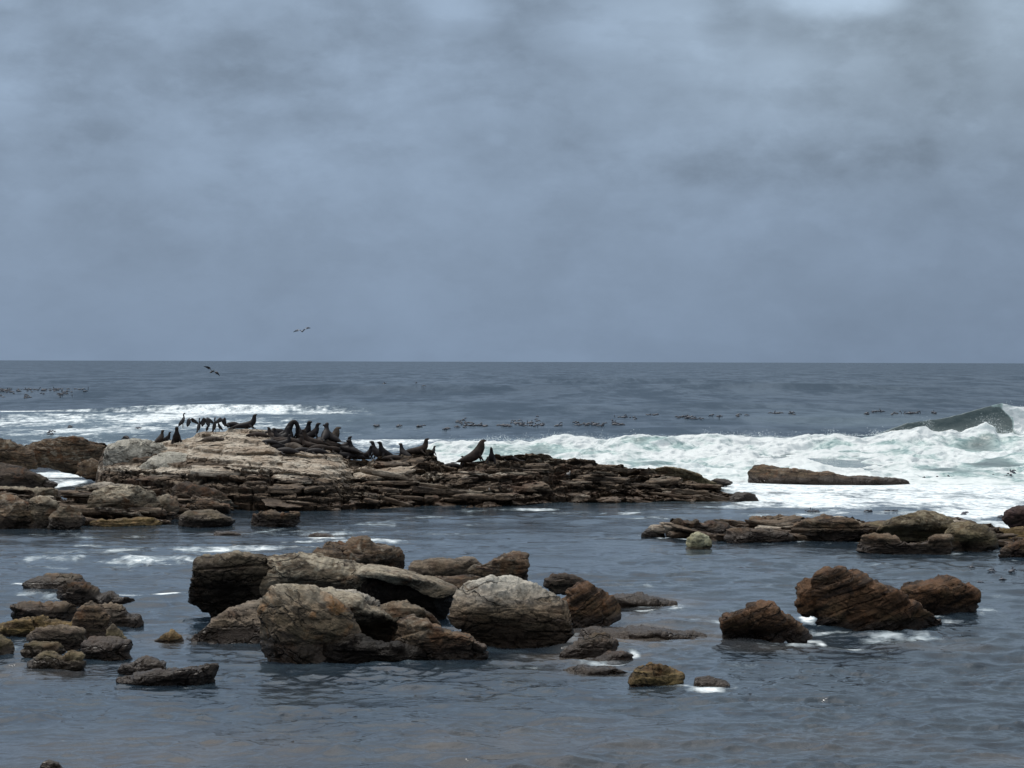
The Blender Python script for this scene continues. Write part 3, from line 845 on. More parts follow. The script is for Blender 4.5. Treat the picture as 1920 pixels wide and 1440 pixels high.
def build_reef(label, px0, px1, REEF_TOP, REEF_WL, dk, pk, tk, nslab, seed=0, main=True, mat=None, name='rock_reef', nv=520, Yref=160.0):
    pxs = np.arange(px0, px1, 1.25 * 160.0 / Yref)
    Yw = atZ(pxs, np.interp(pxs, REEF_WL[:, 0], REEF_WL[:, 1]))[:, 1]
    X = (pxs - 960) / F * Yref
    t = np.linspace(-0.04, 1.0, nv)[:, None]
    depth = np.interp(pxs, *dk)
    Yc = Yw + depth
    zc = atY(pxs, np.interp(pxs, REEF_TOP[:, 0], REEF_TOP[:, 1]), Yc)[:, 2]
    pw = np.interp(pxs, *pk)[None, :]
    tt = np.clip(t, 0, 1)
    zr = zc[None, :] * tt ** pw + np.where(t < 0, t * 14, 0)
    Yr = Yw[None, :] + depth[None, :] * t
    XX = X[None, :] + 0 * zr
    # undulation of the bench, blocks of each bed set back or forward
    zn = zr + (0.22 * fbm(XX / 3.2, Yr / 4.0, seed=700 + seed, octs=3) + 0.11 * fbm(XX / 0.9, Yr / 1.2, seed=704 + seed, octs=3)) * np.clip(tt * 6, 0.3, 1) * (1 - sstep(0.93, 1, tt) * 0.75)
    dip = -0.012 * (XX - X.mean())
    th = np.interp(pxs, *tk)[None, :]
    q = (zn + dip) / th
    q = q + 0.35 * vn(XX / 6, q * 0.8, seed=9) + 0.55 * vn(q * 0.45, q * 0 + 1.1, seed=19)
    L = np.floor(q); fr = q - L
    blk = np.floor(XX / 1.3 + seed * .37 + 9 * _h(L, L * 0 + 2, L * 0, 71) + 0.25 * vn(XX * 1.5, Yr * 1.5, seed=8))
    hb = _h(blk, L, L * 0, 73)
    riser0 = 0.55 + 0.25 * hb
    e = sstep(riser0, riser0 + 0.2 + 0 * hb, fr)
    zt = (L + 0.18 * fr + 0.82 * e) * th - dip
    bench = sstep(0.16, 0.30, tt) * sstep(700, 600, pxs)[None, :] * (1.0 if main else 0.0)
    bl = 0.90 - 0.38 * bench
    zt = zt * bl + zn * (1 - bl)
    # undercut under each lip
    und = np.exp(-((fr - riser0 - 0.04) / 0.07) ** 2) * 0.42 - np.exp(-((fr - riser0 - 0.19) / 0.07) ** 2) * 0.16
    Y2 = Yr + und * (0.5 + hb) * th / 0.4 * (1 - 0.6 * bench) + (hb - 0.5) * 0.6 * (1 - bench)
    X2 = XX * (Y2 / Yref)
    # joints running back into the rock
    jb = (XX / 1.9 + 3 * _h(np.floor(q / 3), L * 0, L * 0, 77) + 0.3 * vn(XX, Yr, seed=12))
    jf = jb - np.floor(jb)
    jd = np.exp(-(np.minimum(jf, 1 - jf) / 0.035) ** 2) * np.clip(1 - tt * 1.3, 0, 1)
    Y2 += 0.30 * jd
    zt -= 0.10 * jd
    zt += 0.05 * fbm(X2 * 2.3, Y2 * 2.3, zt * 2.3, 720, 3)
    Y2 += 0.09 * fbm(X2 * 2.0, zt * 5.0, Y2, 730, 4) * np.clip(1.2 - tt, 0, 1)
    fv_, fc_ = facets(np.stack([X2, Y2, zt * 1.6], -1) + 0.15 * fbm(X2 * 1.5, Y2 * 1.5, zt * 2, 741, 2)[..., None], 0.85, 745 + seed)
    gv_, gc_ = facets(np.stack([X2, Y2, zt * 1.6], -1), 0.33, 755 + seed)
    rr = (1 - 0.75 * bench) * np.clip(tt * 8 + .3, 0, 1) * (1 - 0.7 * sstep(0.95, 1, tt))
    zt = zt + rr * (0.24 * fv_ + 0.09 * gv_ - 0.10 * fc_)
    Y2 = Y2 - rr * (0.42 * fv_ + 0.15 * gv_ - 0.2 * fc_)
    # back slope down into the sea
    nb = 14
    k = np.linspace(0, 1, nb + 1)[1:, None]
    Yb = Y2[-1][None, :] + k * (3.5 + 0.8 * zc[None, :])
    Zb = zt[-1][None, :] * (1 - k ** 1.3) - 0.6 * k
    P = np.concatenate([np.stack([X2, Y2, zt], -1), np.stack([(XX[:1] * (Yb / Yref)), Yb, Zb], -1)], 0)
    ed = np.minimum(np.arange(len(pxs)), np.arange(len(pxs))[::-1])
    sink = np.clip(1 - ed / 10.0, 0, 1)[None, :]
    P[..., 2] = P[..., 2] * (1 - sink) - 0.5 * sink
    # where the stone is bleached by the colony: the upper bench on the left, scraps along the beds
    PX = pxs[None, :] + 0 * P[..., 0]
    pyv = 678 + (H - P[..., 2]) / P[..., 1] * F
    lim = np.interp(pxs, [170, 240, 330, 420, 520, 600, 660, 720, 760], [838, 842, 856, 872, 880, 900, 905, 880, 850])[None, :]
    pale = sstep(lim + 10, lim - 12, pyv) * sstep(745, 650, PX)
    strip = 0.52 * np.exp(-((pyv - (890 + 0.02 * (PX - 600))) / 16) ** 2) * sstep(1080, 700, PX)
    pale = np.maximum(pale, strip)
    if not main:
        pale = 0.18 + 0.30 * fbm(P[..., 0] / 3.0, P[..., 1] / 3.0, seed=790 + seed, octs=3)
    pale = pale - 0.55 * np.exp(-((PX - 600) / 75) ** 2 - ((pyv - 836) / 14) ** 2)
    # loose slabs and blocks jammed on the reef, part of the same mass
    rng = np.random.default_rng(5 + seed)
    Vs, Fs, Ps = [P.reshape(-1, 3)], [grid_faces(P.shape[0], P.shape[1])], [pale.reshape(-1)]
    off = len(Vs[0])
    if main: REEF.update(pxs=pxs, Y=P[:nv, :, 1], Z=P[:nv, :, 2], X=P[:nv, :, 0])
    for i in range(nslab):
        c = int(rng.integers(20, len(pxs) - 30)); px = pxs[c]
        if main and px < 440 and rng.random() < 0.8: continue
        r = int(rng.uniform(0.04, 0.80) * nv)
        if main and px < 720 and r > nv * 0.3: continue
        p0 = P[r, c]
        w, dp, hh = rng.uniform(0.6, 3.2), rng.uniform(0.5, 1.5), rng.uniform(0.14, 0.42)
        n1, n2 = 44, 20
        th_ = np.linspace(0, 2 * np.pi, n1, endpoint=False)
        ph = np.linspace(0.02, np.pi - 0.02, n2)
        se = lambda v, k: np.sign(v) * np.abs(v) ** k
        bx = se(np.sin(ph)[:, None], .5) * se(np.cos(th_)[None, :], .45) * w / 2
        by = se(np.sin(ph)[:, None], .5) * se(np.sin(th_)[None, :], .45) * dp / 2
        bz = se(np.cos(ph)[:, None], .45) * hh / 2 + 0 * bx
        fv_, fc_ = facets(np.stack([bx + i * 9.1, by, bz * 1.5], -1), 0.42, 811)
        nz = 1 + 0.35 * fbm(bx * 1.6 + i * 9.1, by * 1.6, bz * 3, 800, 3) + 0.34 * (fv_ - 0.4 * fc_)
        bx, by, bz = bx * nz, by * nz, bz * nz
        a = rng.normal() * 0.25; tl = -0.05 + rng.normal() * 0.09; tp = rng.normal() * 0.14
        bx, by = bx * math.cos(a) - by * math.sin(a), bx * math.sin(a) + by * math.cos(a)
        bz = bz + bx * tl + by * tp
        S = np.stack([bx + p0[0], by + p0[1] - 0.1, bz + p0[2] + hh * 0.3], -1).reshape(-1, 3)
        Vs.append(S); Fs.append(grid_faces(n2, n1, True)[:, ::-1] + off); off += len(S)
        Ps.append(np.full(len(S), float(np.clip(pale[r, c] + rng.normal() * 0.22 - 0.03, 0, 1))))
    o = mesh_obj(name, np.concatenate(Vs), np.concatenate(Fs), mat or M_REEF, attrs=dict(pale=np.concatenate(Ps)))
    recenter(o)
    tag(o, label, 'reef')
    return o


build_reef('long layered sandstone reef with a pale bench crowded by seals', 172, 1422, REEF_TOP, REEF_WL, ([172, 500, 800, 1200, 1420], [17, 17, 12, 8, 3]),
           ([172, 400, 620, 800, 1400], [0.42, 0.40, 0.50, 0.72, 0.80]), ([172, 500, 700, 1420], [0.55, 0.46, 0.36, 0.36]), 150)
build_reef('low brown shelf of layered rock at the left edge, beside the seal bench', -110, 236, np.array([(-110, 832), (0, 829), (45, 836), (60, 828), (150, 826), (236, 838)], float),
           np.array([(-110, 894), (0, 890), (60, 880), (130, 878), (236, 893)], float), ([0, 1], [16, 16]), ([0, 1], [0.75, 0.75]), ([0, 1], [0.34, 0.34]), 50, 1, False, nv=240, Yref=190.0)
build_reef('front shelf of tumbled layered rock at the lower left corner of the seal reef', -110, 452, np.array([(-110, 915), (0, 912), (90, 925), (125, 930), (150, 912), (250, 908), (330, 920), (420, 932), (452, 945)], float),
           np.array([(-110, 986), (60, 988), (150, 986), (300, 984), (330, 972), (400, 966), (452, 958)], float), ([-110, 300, 452], [10, 9, 2.5]), ([0, 1], [0.6, 0.6]), ([0, 1], [0.36, 0.36]), 70, 2, False, nv=260, Yref=140.0)
build_reef('long low jagged ledge of thin brown beds at middle right', 1240, 2050, np.array([(1240, 990), (1262, 974), (1330, 982), (1400, 983), (1440, 971), (1490, 979), (1550, 969), (1640, 980), (1700, 972), (1800, 978), (1860, 984), (1900, 998), (2050, 990)], float),
           np.array([(1240, 1008), (1300, 1010), (1400, 1012), (1500, 1016), (1560, 1012), (1640, 1018), (1700, 1026), (1790, 1030), (1860, 1028), (1900, 1020), (2050, 1030)], float), ([1240, 1300, 2050], [2.5, 5.5, 7]), ([0, 1], [0.62, 0.62]), ([0, 1], [0.20, 0.20]), 90, 3, False, nv=240, Yref=125.0, name='rock_ledge')


def on_reef(px, py):
    """the highest point of the reef that is seen at this pixel"""
    c = int(np.argmin(np.abs(REEF['pxs'] - px)))
    best = None
    for dc in (0,):
        cc = c + dc
        X, Y, Z = REEF['X'][:, cc], REEF['Y'][:, cc], REEF['Z'][:, cc]
        pyv = 678 + (px - 960) * math.tan(ROLL) + (H - Z) / Y * F
        k = int(np.argmin(np.abs(pyv - py)))
        best = np.array([X[k], Y[k], Z[k]])
    return best


# ------------------------------------------------------------------ rocks
FOOT = []


def R(label, poly, yb, thick, mat, **k):
    global _sd
    _sd += 1
    p = np.array(poly, float)
    ppm = (yb - 678) / H
    if (p[:, 1].max() - p[:, 1].min()) < 0.36 * (p[:, 0].max() - p[:, 0].min()):
        k.setdefault('e', 0.44)
    o = rock(label, poly, yb, thick, mat, k.pop('seed', _sd), **k)
    c = atZ(p[:, 0].mean(), yb)
    lowp = p[p[:, 1] >= min(p[:, 1].max() - 1, yb - 0.35 * (yb - p[:, 1].min()))]
    FOOT.append(((lowp[:, 0].min() + lowp[:, 0].max()) / 2, (lowp[:, 0].max() - lowp[:, 0].min()) / 2, c[1], thick))
    return o


_sd = 1000
# --- the cluster of big boulders in the middle of the lagoon
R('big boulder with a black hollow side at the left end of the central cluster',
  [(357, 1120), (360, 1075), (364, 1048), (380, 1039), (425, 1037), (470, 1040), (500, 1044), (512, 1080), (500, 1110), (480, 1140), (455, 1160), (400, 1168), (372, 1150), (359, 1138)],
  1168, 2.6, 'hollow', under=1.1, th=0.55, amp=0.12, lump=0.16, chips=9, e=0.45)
R('long brown slab with a slanting ribbed face, behind the top of the front boulder',
  [(455, 1122), (468, 1088), (500, 1050), (545, 1041), (600, 1045), (650, 1054), (684, 1064), (688, 1100), (680, 1130), (640, 1135), (560, 1132)],
  1168, 2.4, 'greyb', under=0.9, th=0.6, amp=0.08, lump=0.08, chips=7, dip=-16, e=0.40, name='rock_slab')
R('thin pale-edged top slab roofing the shade-black wet block',
  [(670, 1074), (684, 1062), (720, 1067), (765, 1076), (815, 1091), (852, 1104), (858, 1110), (820, 1107), (740, 1090)],
  1168, 2.9, 'greyb', th=0.5, amp=0.02, lump=0.03, chips=3, dip=-14, e=0.30, sink=0, name='rock_slab', rough=0.5, Y=atZ(760, 1168)[1] - 0.25)
R('shade-black wet block, its shade painted in, under the thin pale-edged slab',
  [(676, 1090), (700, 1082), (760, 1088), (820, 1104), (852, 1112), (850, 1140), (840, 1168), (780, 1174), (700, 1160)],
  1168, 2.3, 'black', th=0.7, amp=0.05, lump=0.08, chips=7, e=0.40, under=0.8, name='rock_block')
R('craggy rubble-topped boulder highest at the back of the central cluster',
  [(560, 1075), (572, 1048), (590, 1030), (612, 1024), (640, 1026), (655, 1017), (678, 1012), (700, 1020), (722, 1024), (745, 1038), (762, 1060), (765, 1085), (700, 1090), (600, 1086)],
  1112, 2.6, 'brown', th=0.35, amp=0.16, lump=0.34, chips=5)
R('low bleached slab lying behind the pale-edged slab',
  [(762, 1072), (775, 1057), (800, 1052), (850, 1049), (890, 1050), (905, 1062), (900, 1090), (840, 1092), (780, 1088)],
  1102, 2.2, 'pale', th=0.5, amp=0.10, lump=0.15)
R('knobbly brown boulder directly behind the round white-topped boulder',
  [(872, 1085), (895, 1062), (925, 1048), (952, 1040), (968, 1037), (990, 1042), (993, 1062), (988, 1092), (930, 1100), (880, 1098)],
  1108, 2.0, 'brown', th=0.4, amp=0.12, lump=0.22)
R('brown ledge wedged between the shade-black wet block and the round white-topped boulder',
  [(800, 1094), (815, 1080), (870, 1080), (905, 1086), (900, 1110), (870, 1122), (830, 1112)],
  1135, 1.6, 'brown', th=0.35, amp=0.08)
R('big craggy front boulder of the central cluster with an orange-stained base',
  [(474, 1222), (474, 1180), (480, 1140), (489, 1112), (506, 1101), (545, 1099), (590, 1106), (625, 1120), (650, 1150), (668, 1190), (680, 1225), (672, 1245), (600, 1253), (530, 1252), (488, 1244)],
  1250, 2.6, 'front', th=0.7, amp=0.10, lump=0.18, chips=8, e=0.5)
R('thick tilted slab running down to the right from the top of the front boulder',
  [(560, 1125), (575, 1106), (615, 1108), (665, 1124), (715, 1148), (765, 1178), (790, 1205), (778, 1226), (735, 1222), (680, 1202), (620, 1170)],
  1238, 2.5, 'greyb', th=0.5, amp=0.08, lump=0.10, chips=8, e=0.40, dip=-30, under=1.6, sink=0.0, name='rock_slab')
R('dark wet base rock with painted shade under the tilted slab, at the waterline',
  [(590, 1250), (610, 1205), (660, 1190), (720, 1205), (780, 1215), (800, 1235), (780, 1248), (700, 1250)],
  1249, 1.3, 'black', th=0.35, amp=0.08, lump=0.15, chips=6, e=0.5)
R('sloping brown tongue of rock at the right foot of the big front boulder',
  [(735, 1190), (748, 1168), (775, 1160), (810, 1172), (850, 1188), (890, 1203), (912, 1218), (913, 1234), (900, 1246), (855, 1248), (800, 1242), (750, 1240)],
  1246, 1.8, 'brown', th=0.4, amp=0.10, lump=0.12, dip=-20)
R('cream-backed ridge of rock showing over the big front boulder',
  [(585, 1130), (600, 1110), (630, 1106), (660, 1109), (690, 1118), (712, 1130), (700, 1160), (620, 1160)],
  1215, 1.5, 'pale', th=0.3, amp=0.06, lump=0.15)
R('brown hump with a pale crest between the front boulder and the shade-black wet block',
  [(690, 1165), (705, 1136), (735, 1130), (765, 1132), (790, 1142), (808, 1158), (825, 1180), (800, 1200), (710, 1195)],
  1205, 1.6, 'greyb', th=0.35, amp=0.09, lump=0.22)
R('smooth wedge of rock with a pale back, left of the big front boulder',
  [(360, 1200), (378, 1182), (402, 1162), (432, 1145), (462, 1134), (490, 1128), (505, 1150), (498, 1195), (480, 1208), (430, 1210), (385, 1207)],
  1208, 1.9, 'pale', th=0.6, amp=0.05, lump=0.08, chips=4, dip=35, lean=0.4)
R('round boulder with a white guano-crusted top at the right of the central cluster',
  [(842, 1170), (844, 1140), (852, 1116), (872, 1095), (903, 1083), (948, 1080), (1000, 1088), (1040, 1106), (1070, 1128), (1084, 1155), (1083, 1190), (1062, 1210), (1010, 1221), (940, 1222), (900, 1214), (866, 1192)],
  1219, 3.2, 'guano', th=0.30, amp=0.10, lump=0.10, chips=5, e=0.72, under=0.5, dip=6)
R('dark flat cap of rock showing behind the round white-topped boulder',
  [(1018, 1100), (1020, 1086), (1036, 1077), (1060, 1076), (1085, 1081), (1108, 1095), (1095, 1112), (1040, 1112)],
  1140, 1.3, 'dark', th=0.3, amp=0.05, lump=0.08)
R('rust-streaked boulder leaning against the right side of the round white-topped boulder',
  [(1050, 1150), (1060, 1108), (1085, 1094), (1112, 1098), (1138, 1110), (1158, 1128), (1168, 1146), (1165, 1160), (1140, 1168), (1110, 1180), (1070, 1190), (1052, 1180)],
  1180, 2.0, 'rust', th=0.28, amp=0.09, lump=0.18, dip=-35)
R('low brown ridge awash right of the rust-streaked boulder',
  [(1140, 1138), (1150, 1118), (1195, 1116), (1240, 1125), (1275, 1136), (1250, 1143), (1180, 1144)],
  1142, 2.0, 'shoal', th=0.3, amp=0.04, lump=0.10, sink=0.1)
R('long drowned shelf of pale brown rock between the round boulder and the right-hand rocks',
  [(1062, 1196), (1085, 1184), (1160, 1183), (1240, 1182), (1300, 1188), (1340, 1196), (1300, 1204), (1200, 1206), (1100, 1204)],
  1202, 2.6, 'shoal', th=0.3, amp=0.03, lump=0.06, sink=0.1)
R('small pointed brown rock standing in front of the drowned shelf',
  [(1058, 1232), (1064, 1217), (1090, 1200), (1112, 1189), (1148, 1187), (1162, 1200), (1166, 1216), (1140, 1232), (1100, 1238), (1070, 1238)],
  1236, 1.2, 'brown', th=0.25, amp=0.08, lump=0.22)
R('small dark rock with white foam at its tip beside the pointed brown rock',
  [(1108, 1248), (1120, 1230), (1142, 1220), (1168, 1218), (1190, 1230), (1184, 1242), (1150, 1250)],
  1246, 0.9, 'rust', th=0.2, amp=0.05, lump=0.2)
R('drowned brown slab barely showing left of the mossy ochre rock',
  [(1050, 1258), (1090, 1250), (1150, 1252), (1185, 1262), (1150, 1272), (1080, 1268)],
  1270, 1.4, 'shoal', th=0.3, amp=0.02, lump=0.05, sink=0.1)
R('blocky ochre rock with a red end, nearest rock right of centre',
  [(1177, 1286), (1183, 1266), (1196, 1248), (1222, 1243), (1250, 1248), (1275, 1258), (1284, 1266), (1281, 1290), (1245, 1295), (1190, 1294)],
  1293, 1.1, 'ochre', th=0.25, amp=0.07, lump=0.22, chips=9)
R('small low brown stone ringed with white foam right of the blocky ochre rock',
  [(1299, 1290), (1302, 1271), (1325, 1267), (1350, 1273), (1369, 1284), (1350, 1294), (1315, 1296)],
  1293, 0.8, 'shoal', th=0.3, amp=0.03, lump=0.12)
# --- the three boulders on the right
R('largest of the three right-hand boulders, red-brown with tilted layers',
  [(1510, 1172), (1512, 1130), (1516, 1085), (1530, 1070), (1555, 1065), (1600, 1070), (1640, 1090), (1680, 1113), (1722, 1138), (1760, 1163), (1795, 1190), (1785, 1196), (1740, 1193), (1650, 1182), (1560, 1180)],
  1186, 2.8, 'rust', th=0.22, amp=0.13, lump=0.14, chips=8, dip=-24, blockw=1.4)
R('narrow rusty fin of rock against the left side of the largest right-hand boulder',
  [(1494, 1142), (1499, 1120), (1496, 1097), (1512, 1086), (1535, 1090), (1540, 1130), (1530, 1160), (1505, 1155)],
  1178, 1.4, 'rust', th=0.22, amp=0.08, lump=0.2)
R('rounded dark boulder behind the tail of the largest right-hand boulder',
  [(1680, 1130), (1684, 1106), (1705, 1096), (1735, 1096), (1765, 1086), (1790, 1085), (1815, 1096), (1834, 1108), (1836, 1140), (1826, 1160), (1780, 1162), (1720, 1155)],
  1160, 2.4, 'rust', th=0.4, amp=0.09, lump=0.2, under=0.8, dip=10)
R('wedge-shaped boulder with a black hollow face, left of the largest right-hand boulder',
  [(1352, 1180), (1353, 1152), (1375, 1149), (1398, 1150), (1405, 1134), (1425, 1131), (1450, 1134), (1485, 1158), (1520, 1182), (1538, 1198), (1510, 1205), (1440, 1206), (1372, 1211), (1358, 1205)],
  1208, 1.9, 'rust', th=0.35, amp=0.09, lump=0.15, under=1.0, dip=-22)
# --- the rock row at middle right
R('small dark tip at the left end of the middle right rock row',
  [(1203, 1004), (1210, 994), (1228, 991), (1244, 998), (1250, 1006), (1225, 1009)], 1007, 1.2, 'dark', th=0.3, amp=0.05)
R('dark knobbly rock second from the left end of the middle right rock row',
  [(1245, 1006), (1248, 985), (1258, 975), (1275, 970), (1292, 980), (1308, 972), (1320, 984), (1350, 982), (1378, 990), (1376, 1006), (1320, 1012), (1270, 1010)],
  1010, 2.2, 'dark', th=0.35, amp=0.14, lump=0.25)
R('low two-layered brown slab right of the pale block in the lagoon',
  [(1352, 1012), (1362, 992), (1400, 990), (1440, 993), (1480, 1000), (1494, 1012), (1460, 1020), (1400, 1018)], 1018, 2.0, 'brown', th=0.25, amp=0.10, lump=0.12, dip=-10)
R('humped brown rock standing over the two-layered slab',
  [(1400, 992), (1412, 975), (1440, 968), (1470, 968), (1488, 978), (1498, 996), (1470, 1002), (1420, 1000)], 1006, 2.0, 'brown', th=0.3, amp=0.1, lump=0.2)
R('thin brown shelf behind the dark knobbly rock',
  [(1310, 992), (1325, 980), (1365, 978), (1400, 982), (1410, 994), (1360, 998)], 1000, 1.6, 'brown', th=0.25, amp=0.06)
R('broad stack of thin brown ledges at the middle of the right rock row',
  [(1482, 1006), (1490, 984), (1512, 974), (1550, 966), (1585, 970), (1612, 982), (1640, 985), (1650, 1002), (1600, 1012), (1540, 1020), (1500, 1016)], 1018, 2.8, 'brown', th=0.22, amp=0.14, lump=0.12)
R('low saddle of brown rock left of the great pale-topped slab',
  [(1590, 1000), (1600, 984), (1640, 980), (1680, 976), (1700, 990), (1690, 1008), (1620, 1010)], 1014, 2.2, 'olive', th=0.25, amp=0.10, lump=0.12)
R('great pale-topped slab with a dark undercut, tallest of the middle right rock row',
  [(1646, 1000), (1658, 982), (1690, 969), (1740, 961), (1785, 971), (1812, 988), (1806, 1000), (1760, 1006), (1740, 1018), (1660, 1015)], 1030, 2.6, 'olive', th=0.7, amp=0.08, lump=0.05, under=1.0, e=0.34)
R('knobbly brown rock in the water below the great pale-topped slab',
  [(1590, 1030), (1594, 1016), (1615, 1006), (1660, 1008), (1700, 1018), (1735, 1018), (1762, 1006), (1782, 1004), (1790, 1022), (1786, 1041), (1720, 1043), (1640, 1037)], 1041, 1.5, 'brown', th=0.28, amp=0.13, lump=0.24)
R('dark-faced block right of the great pale-topped slab',
  [(1772, 1010), (1785, 982), (1820, 977), (1852, 988), (1872, 998), (1874, 1030), (1840, 1037), (1790, 1034)], 1036, 2.4, 'olive', th=0.6, amp=0.07, lump=0.06, under=1.3, dip=-12, e=0.34)
R('smooth rounded red-brown boulder at the right edge of the photo',
  [(1881, 975), (1886, 958), (1905, 950), (1930, 948), (1955, 954), (1968, 972), (1955, 990), (1900, 991)], 1000, 2.0, 'red', th=2, amp=0.0, lump=0.05, chips=1, e=0.8)
R('ochre shelf under the rounded red-brown boulder',
  [(1862, 1004), (1875, 992), (1920, 988), (1970, 990), (1985, 1008), (1930, 1016), (1880, 1014)], 1016, 2.0, 'ochre', th=0.3, amp=0.07)
R('lowest rusty rock at the right edge of the photo, below the ochre shelf',
  [(1876, 1046), (1886, 1028), (1905, 1014), (1930, 1008), (1970, 1014), (1990, 1040), (1960, 1054), (1905, 1050)], 1050, 1.8, 'rust', th=0.25, amp=0.1, lump=0.12, e=0.4)
R('cream-coloured block standing alone in the lagoon before the right rock row',
  [(1285, 1030), (1287, 1012), (1297, 1002), (1312, 997), (1328, 1004), (1335, 1018), (1336, 1031), (1310, 1033)], 1031, 1.1, 'cream', th=0.4, amp=0.05, lump=0.22, name='limestone_block')
# --- ledges at the tip of the reef
R('long low brown ledge in the surf right of the reef tip',
  [(1390, 903), (1396, 884), (1418, 877), (1450, 876), (1490, 881), (1560, 888), (1640, 897), (1710, 906), (1790, 914), (1760, 918), (1660, 915), (1560, 911), (1470, 908), (1405, 909)],
  911, 6.0, 'brown', th=0.28, amp=0.12, lump=0.04, dip=0, name='rock_ledge', e=0.35)
R('small dark rock splashed with white water at the very tip of the reef',
  [(1366, 938), (1376, 926), (1395, 922), (1415, 927), (1430, 938), (1400, 943)], 941, 1.3, 'dark', th=0.3, amp=0.05, lump=0.1)
R('smooth olive slab sloping down to the surf at the right end of the reef',
  [(1212, 892), (1218, 880), (1245, 875), (1275, 877), (1300, 886), (1325, 900), (1345, 908), (1310, 912), (1240, 905)], 925, 3.5, 'olive', th=1.2, amp=0.05, lump=0.06, chips=3, name='rock_slab')
R('thin dark ledge trailing off behind the reef tip',
  [(1325, 905), (1345, 898), (1372, 902), (1376, 908), (1350, 912)], 915, 2.0, 'dark', th=0.3, amp=0.04)
# --- the blocks at the left end of the reef
R('tall grey block with a cracked face at the left end of the seal bench',
  [(194, 905), (192, 860), (198, 836), (225, 826), (262, 824), (300, 832), (318, 850), (310, 880), (300, 905), (240, 915)],
  935, 3.4, 'grey', th=0.9, amp=0.07, lump=0.08, chips=6, e=0.45)
R('second grey block with vertical streaks, right of the tall cracked block',
  [(242, 912), (256, 880), (282, 856), (310, 846), (345, 852), (380, 868), (392, 890), (388, 915), (330, 926), (270, 922)],
  942, 3.0, 'grey', th=0.9, amp=0.06, lump=0.12, chips=7, e=0.5)
R('dark brown ledge at the foot of the streaked grey block',
  [(300, 932), (315, 915), (350, 908), (392, 914), (425, 930), (440, 948), (400, 955), (330, 950)], 958, 2.4, 'dark', th=0.3, amp=0.1)
R('broad humped boulder with a pale domed face at the front left',
  [(152, 960), (160, 938), (182, 918), (215, 909), (255, 910), (285, 924), (306, 945), (292, 968), (250, 980), (180, 978)],
  984, 2.4, 'greyb', th=0.32, amp=0.11, lump=0.14, e=0.7)
R('long bleached ledge running behind the broad humped boulder',
  [(120, 925), (135, 911), (180, 905), (240, 907), (290, 915), (318, 930), (290, 945), (180, 940)], 955, 2.4, 'pale', th=0.3, amp=0.07)
R('small greenish block right of the broad humped boulder',
  [(284, 950), (292, 932), (312, 926), (332, 932), (336, 958), (320, 975), (290, 972)], 980, 1.6, 'greyb', th=0.4, amp=0.05, lump=0.15)
R('low ochre-footed slab in front of the broad humped boulder',
  [(150, 984), (175, 972), (230, 970), (290, 969), (303, 982), (260, 991), (180, 992)], 990, 1.6, 'ochre', th=0.25, amp=0.06)
R('flat-faced boulder in the shallows right of the greenish block',
  [(328, 988), (332, 966), (350, 958), (395, 957), (425, 966), (439, 976), (430, 991), (370, 994)], 991, 1.8, 'greyb', th=0.5, amp=0.06, lump=0.12)
R('wedge of brown rock resting above the flat-faced boulder',
  [(342, 960), (346, 942), (370, 935), (402, 938), (426, 948), (430, 962), (390, 966)], 972, 1.8, 'brown', th=0.3, amp=0.08)
R('isolated low brown rock in the water before the reef',
  [(463, 990), (465, 968), (485, 961), (510, 958), (525, 966), (562, 964), (570, 980), (550, 990), (500, 994)], 991, 1.5, 'brown', th=0.3, amp=0.09, lump=0.22)
R('dark rounded boulder at the lower left corner of the reef',
  [(-40, 990), (-35, 945), (-10, 930), (20, 928), (50, 940), (62, 965), (60, 990), (10, 994)], 992, 2.2, 'brown', th=0.4, amp=0.1, lump=0.2)
R('tumbled boulder with a pale top next to the dark rounded boulder',
  [(40, 990), (45, 955), (60, 935), (85, 935), (110, 950), (115, 985), (80, 994)], 992, 1.9, 'greyb', th=0.4, amp=0.1, lump=0.25)
R('buff angular boulder left of the low ochre-footed slab',
  [(85, 992), (88, 968), (105, 950), (130, 945), (150, 955), (158, 980), (140, 995)], 995, 1.7, 'greyb', th=0.4, amp=0.09, lump=0.25)
R('long flat grey ledge above the dark rounded boulder at the left edge',
  [(-50, 945), (-40, 920), (0, 912), (50, 915), (105, 920), (112, 938), (70, 950), (0, 950)], 962, 2.6, 'greyb', th=0.25, amp=0.09)
R('dark tilted slab dipping to the white water at the left edge',
  [(-50, 905), (-40, 872), (-10, 866), (30, 876), (70, 892), (104, 910), (80, 916), (20, 912)], 918, 3.0, 'dark', th=0.8, amp=0.04, lump=0.05, dip=-20, lean=0.2, name='rock_slab')
R('brown rock mass at the left edge behind the tilted slab',
  [(-60, 875), (-55, 835), (-20, 826), (10, 825), (40, 836), (60, 855), (66, 880), (20, 888), (-30, 886)], 905, 3.5, 'brown', th=0.35, amp=0.12, lump=0.1)
R('long brown flat-topped rock between the left edge and the tall cracked block',
  [(45, 870), (50, 832), (75, 826), (98, 824), (115, 819), (148, 820), (175, 834), (205, 842), (212, 875), (180, 885), (100, 880)], 900, 3.5, 'brown', th=0.35, amp=0.12, lump=0.08)
R('block of brown rock at the foot of the tall cracked block, over the white water',
  [(140, 890), (146, 868), (170, 862), (200, 868), (208, 890), (190, 903), (160, 897)], 912, 2.0, 'brown', th=0.4, amp=0.07, lump=0.15)
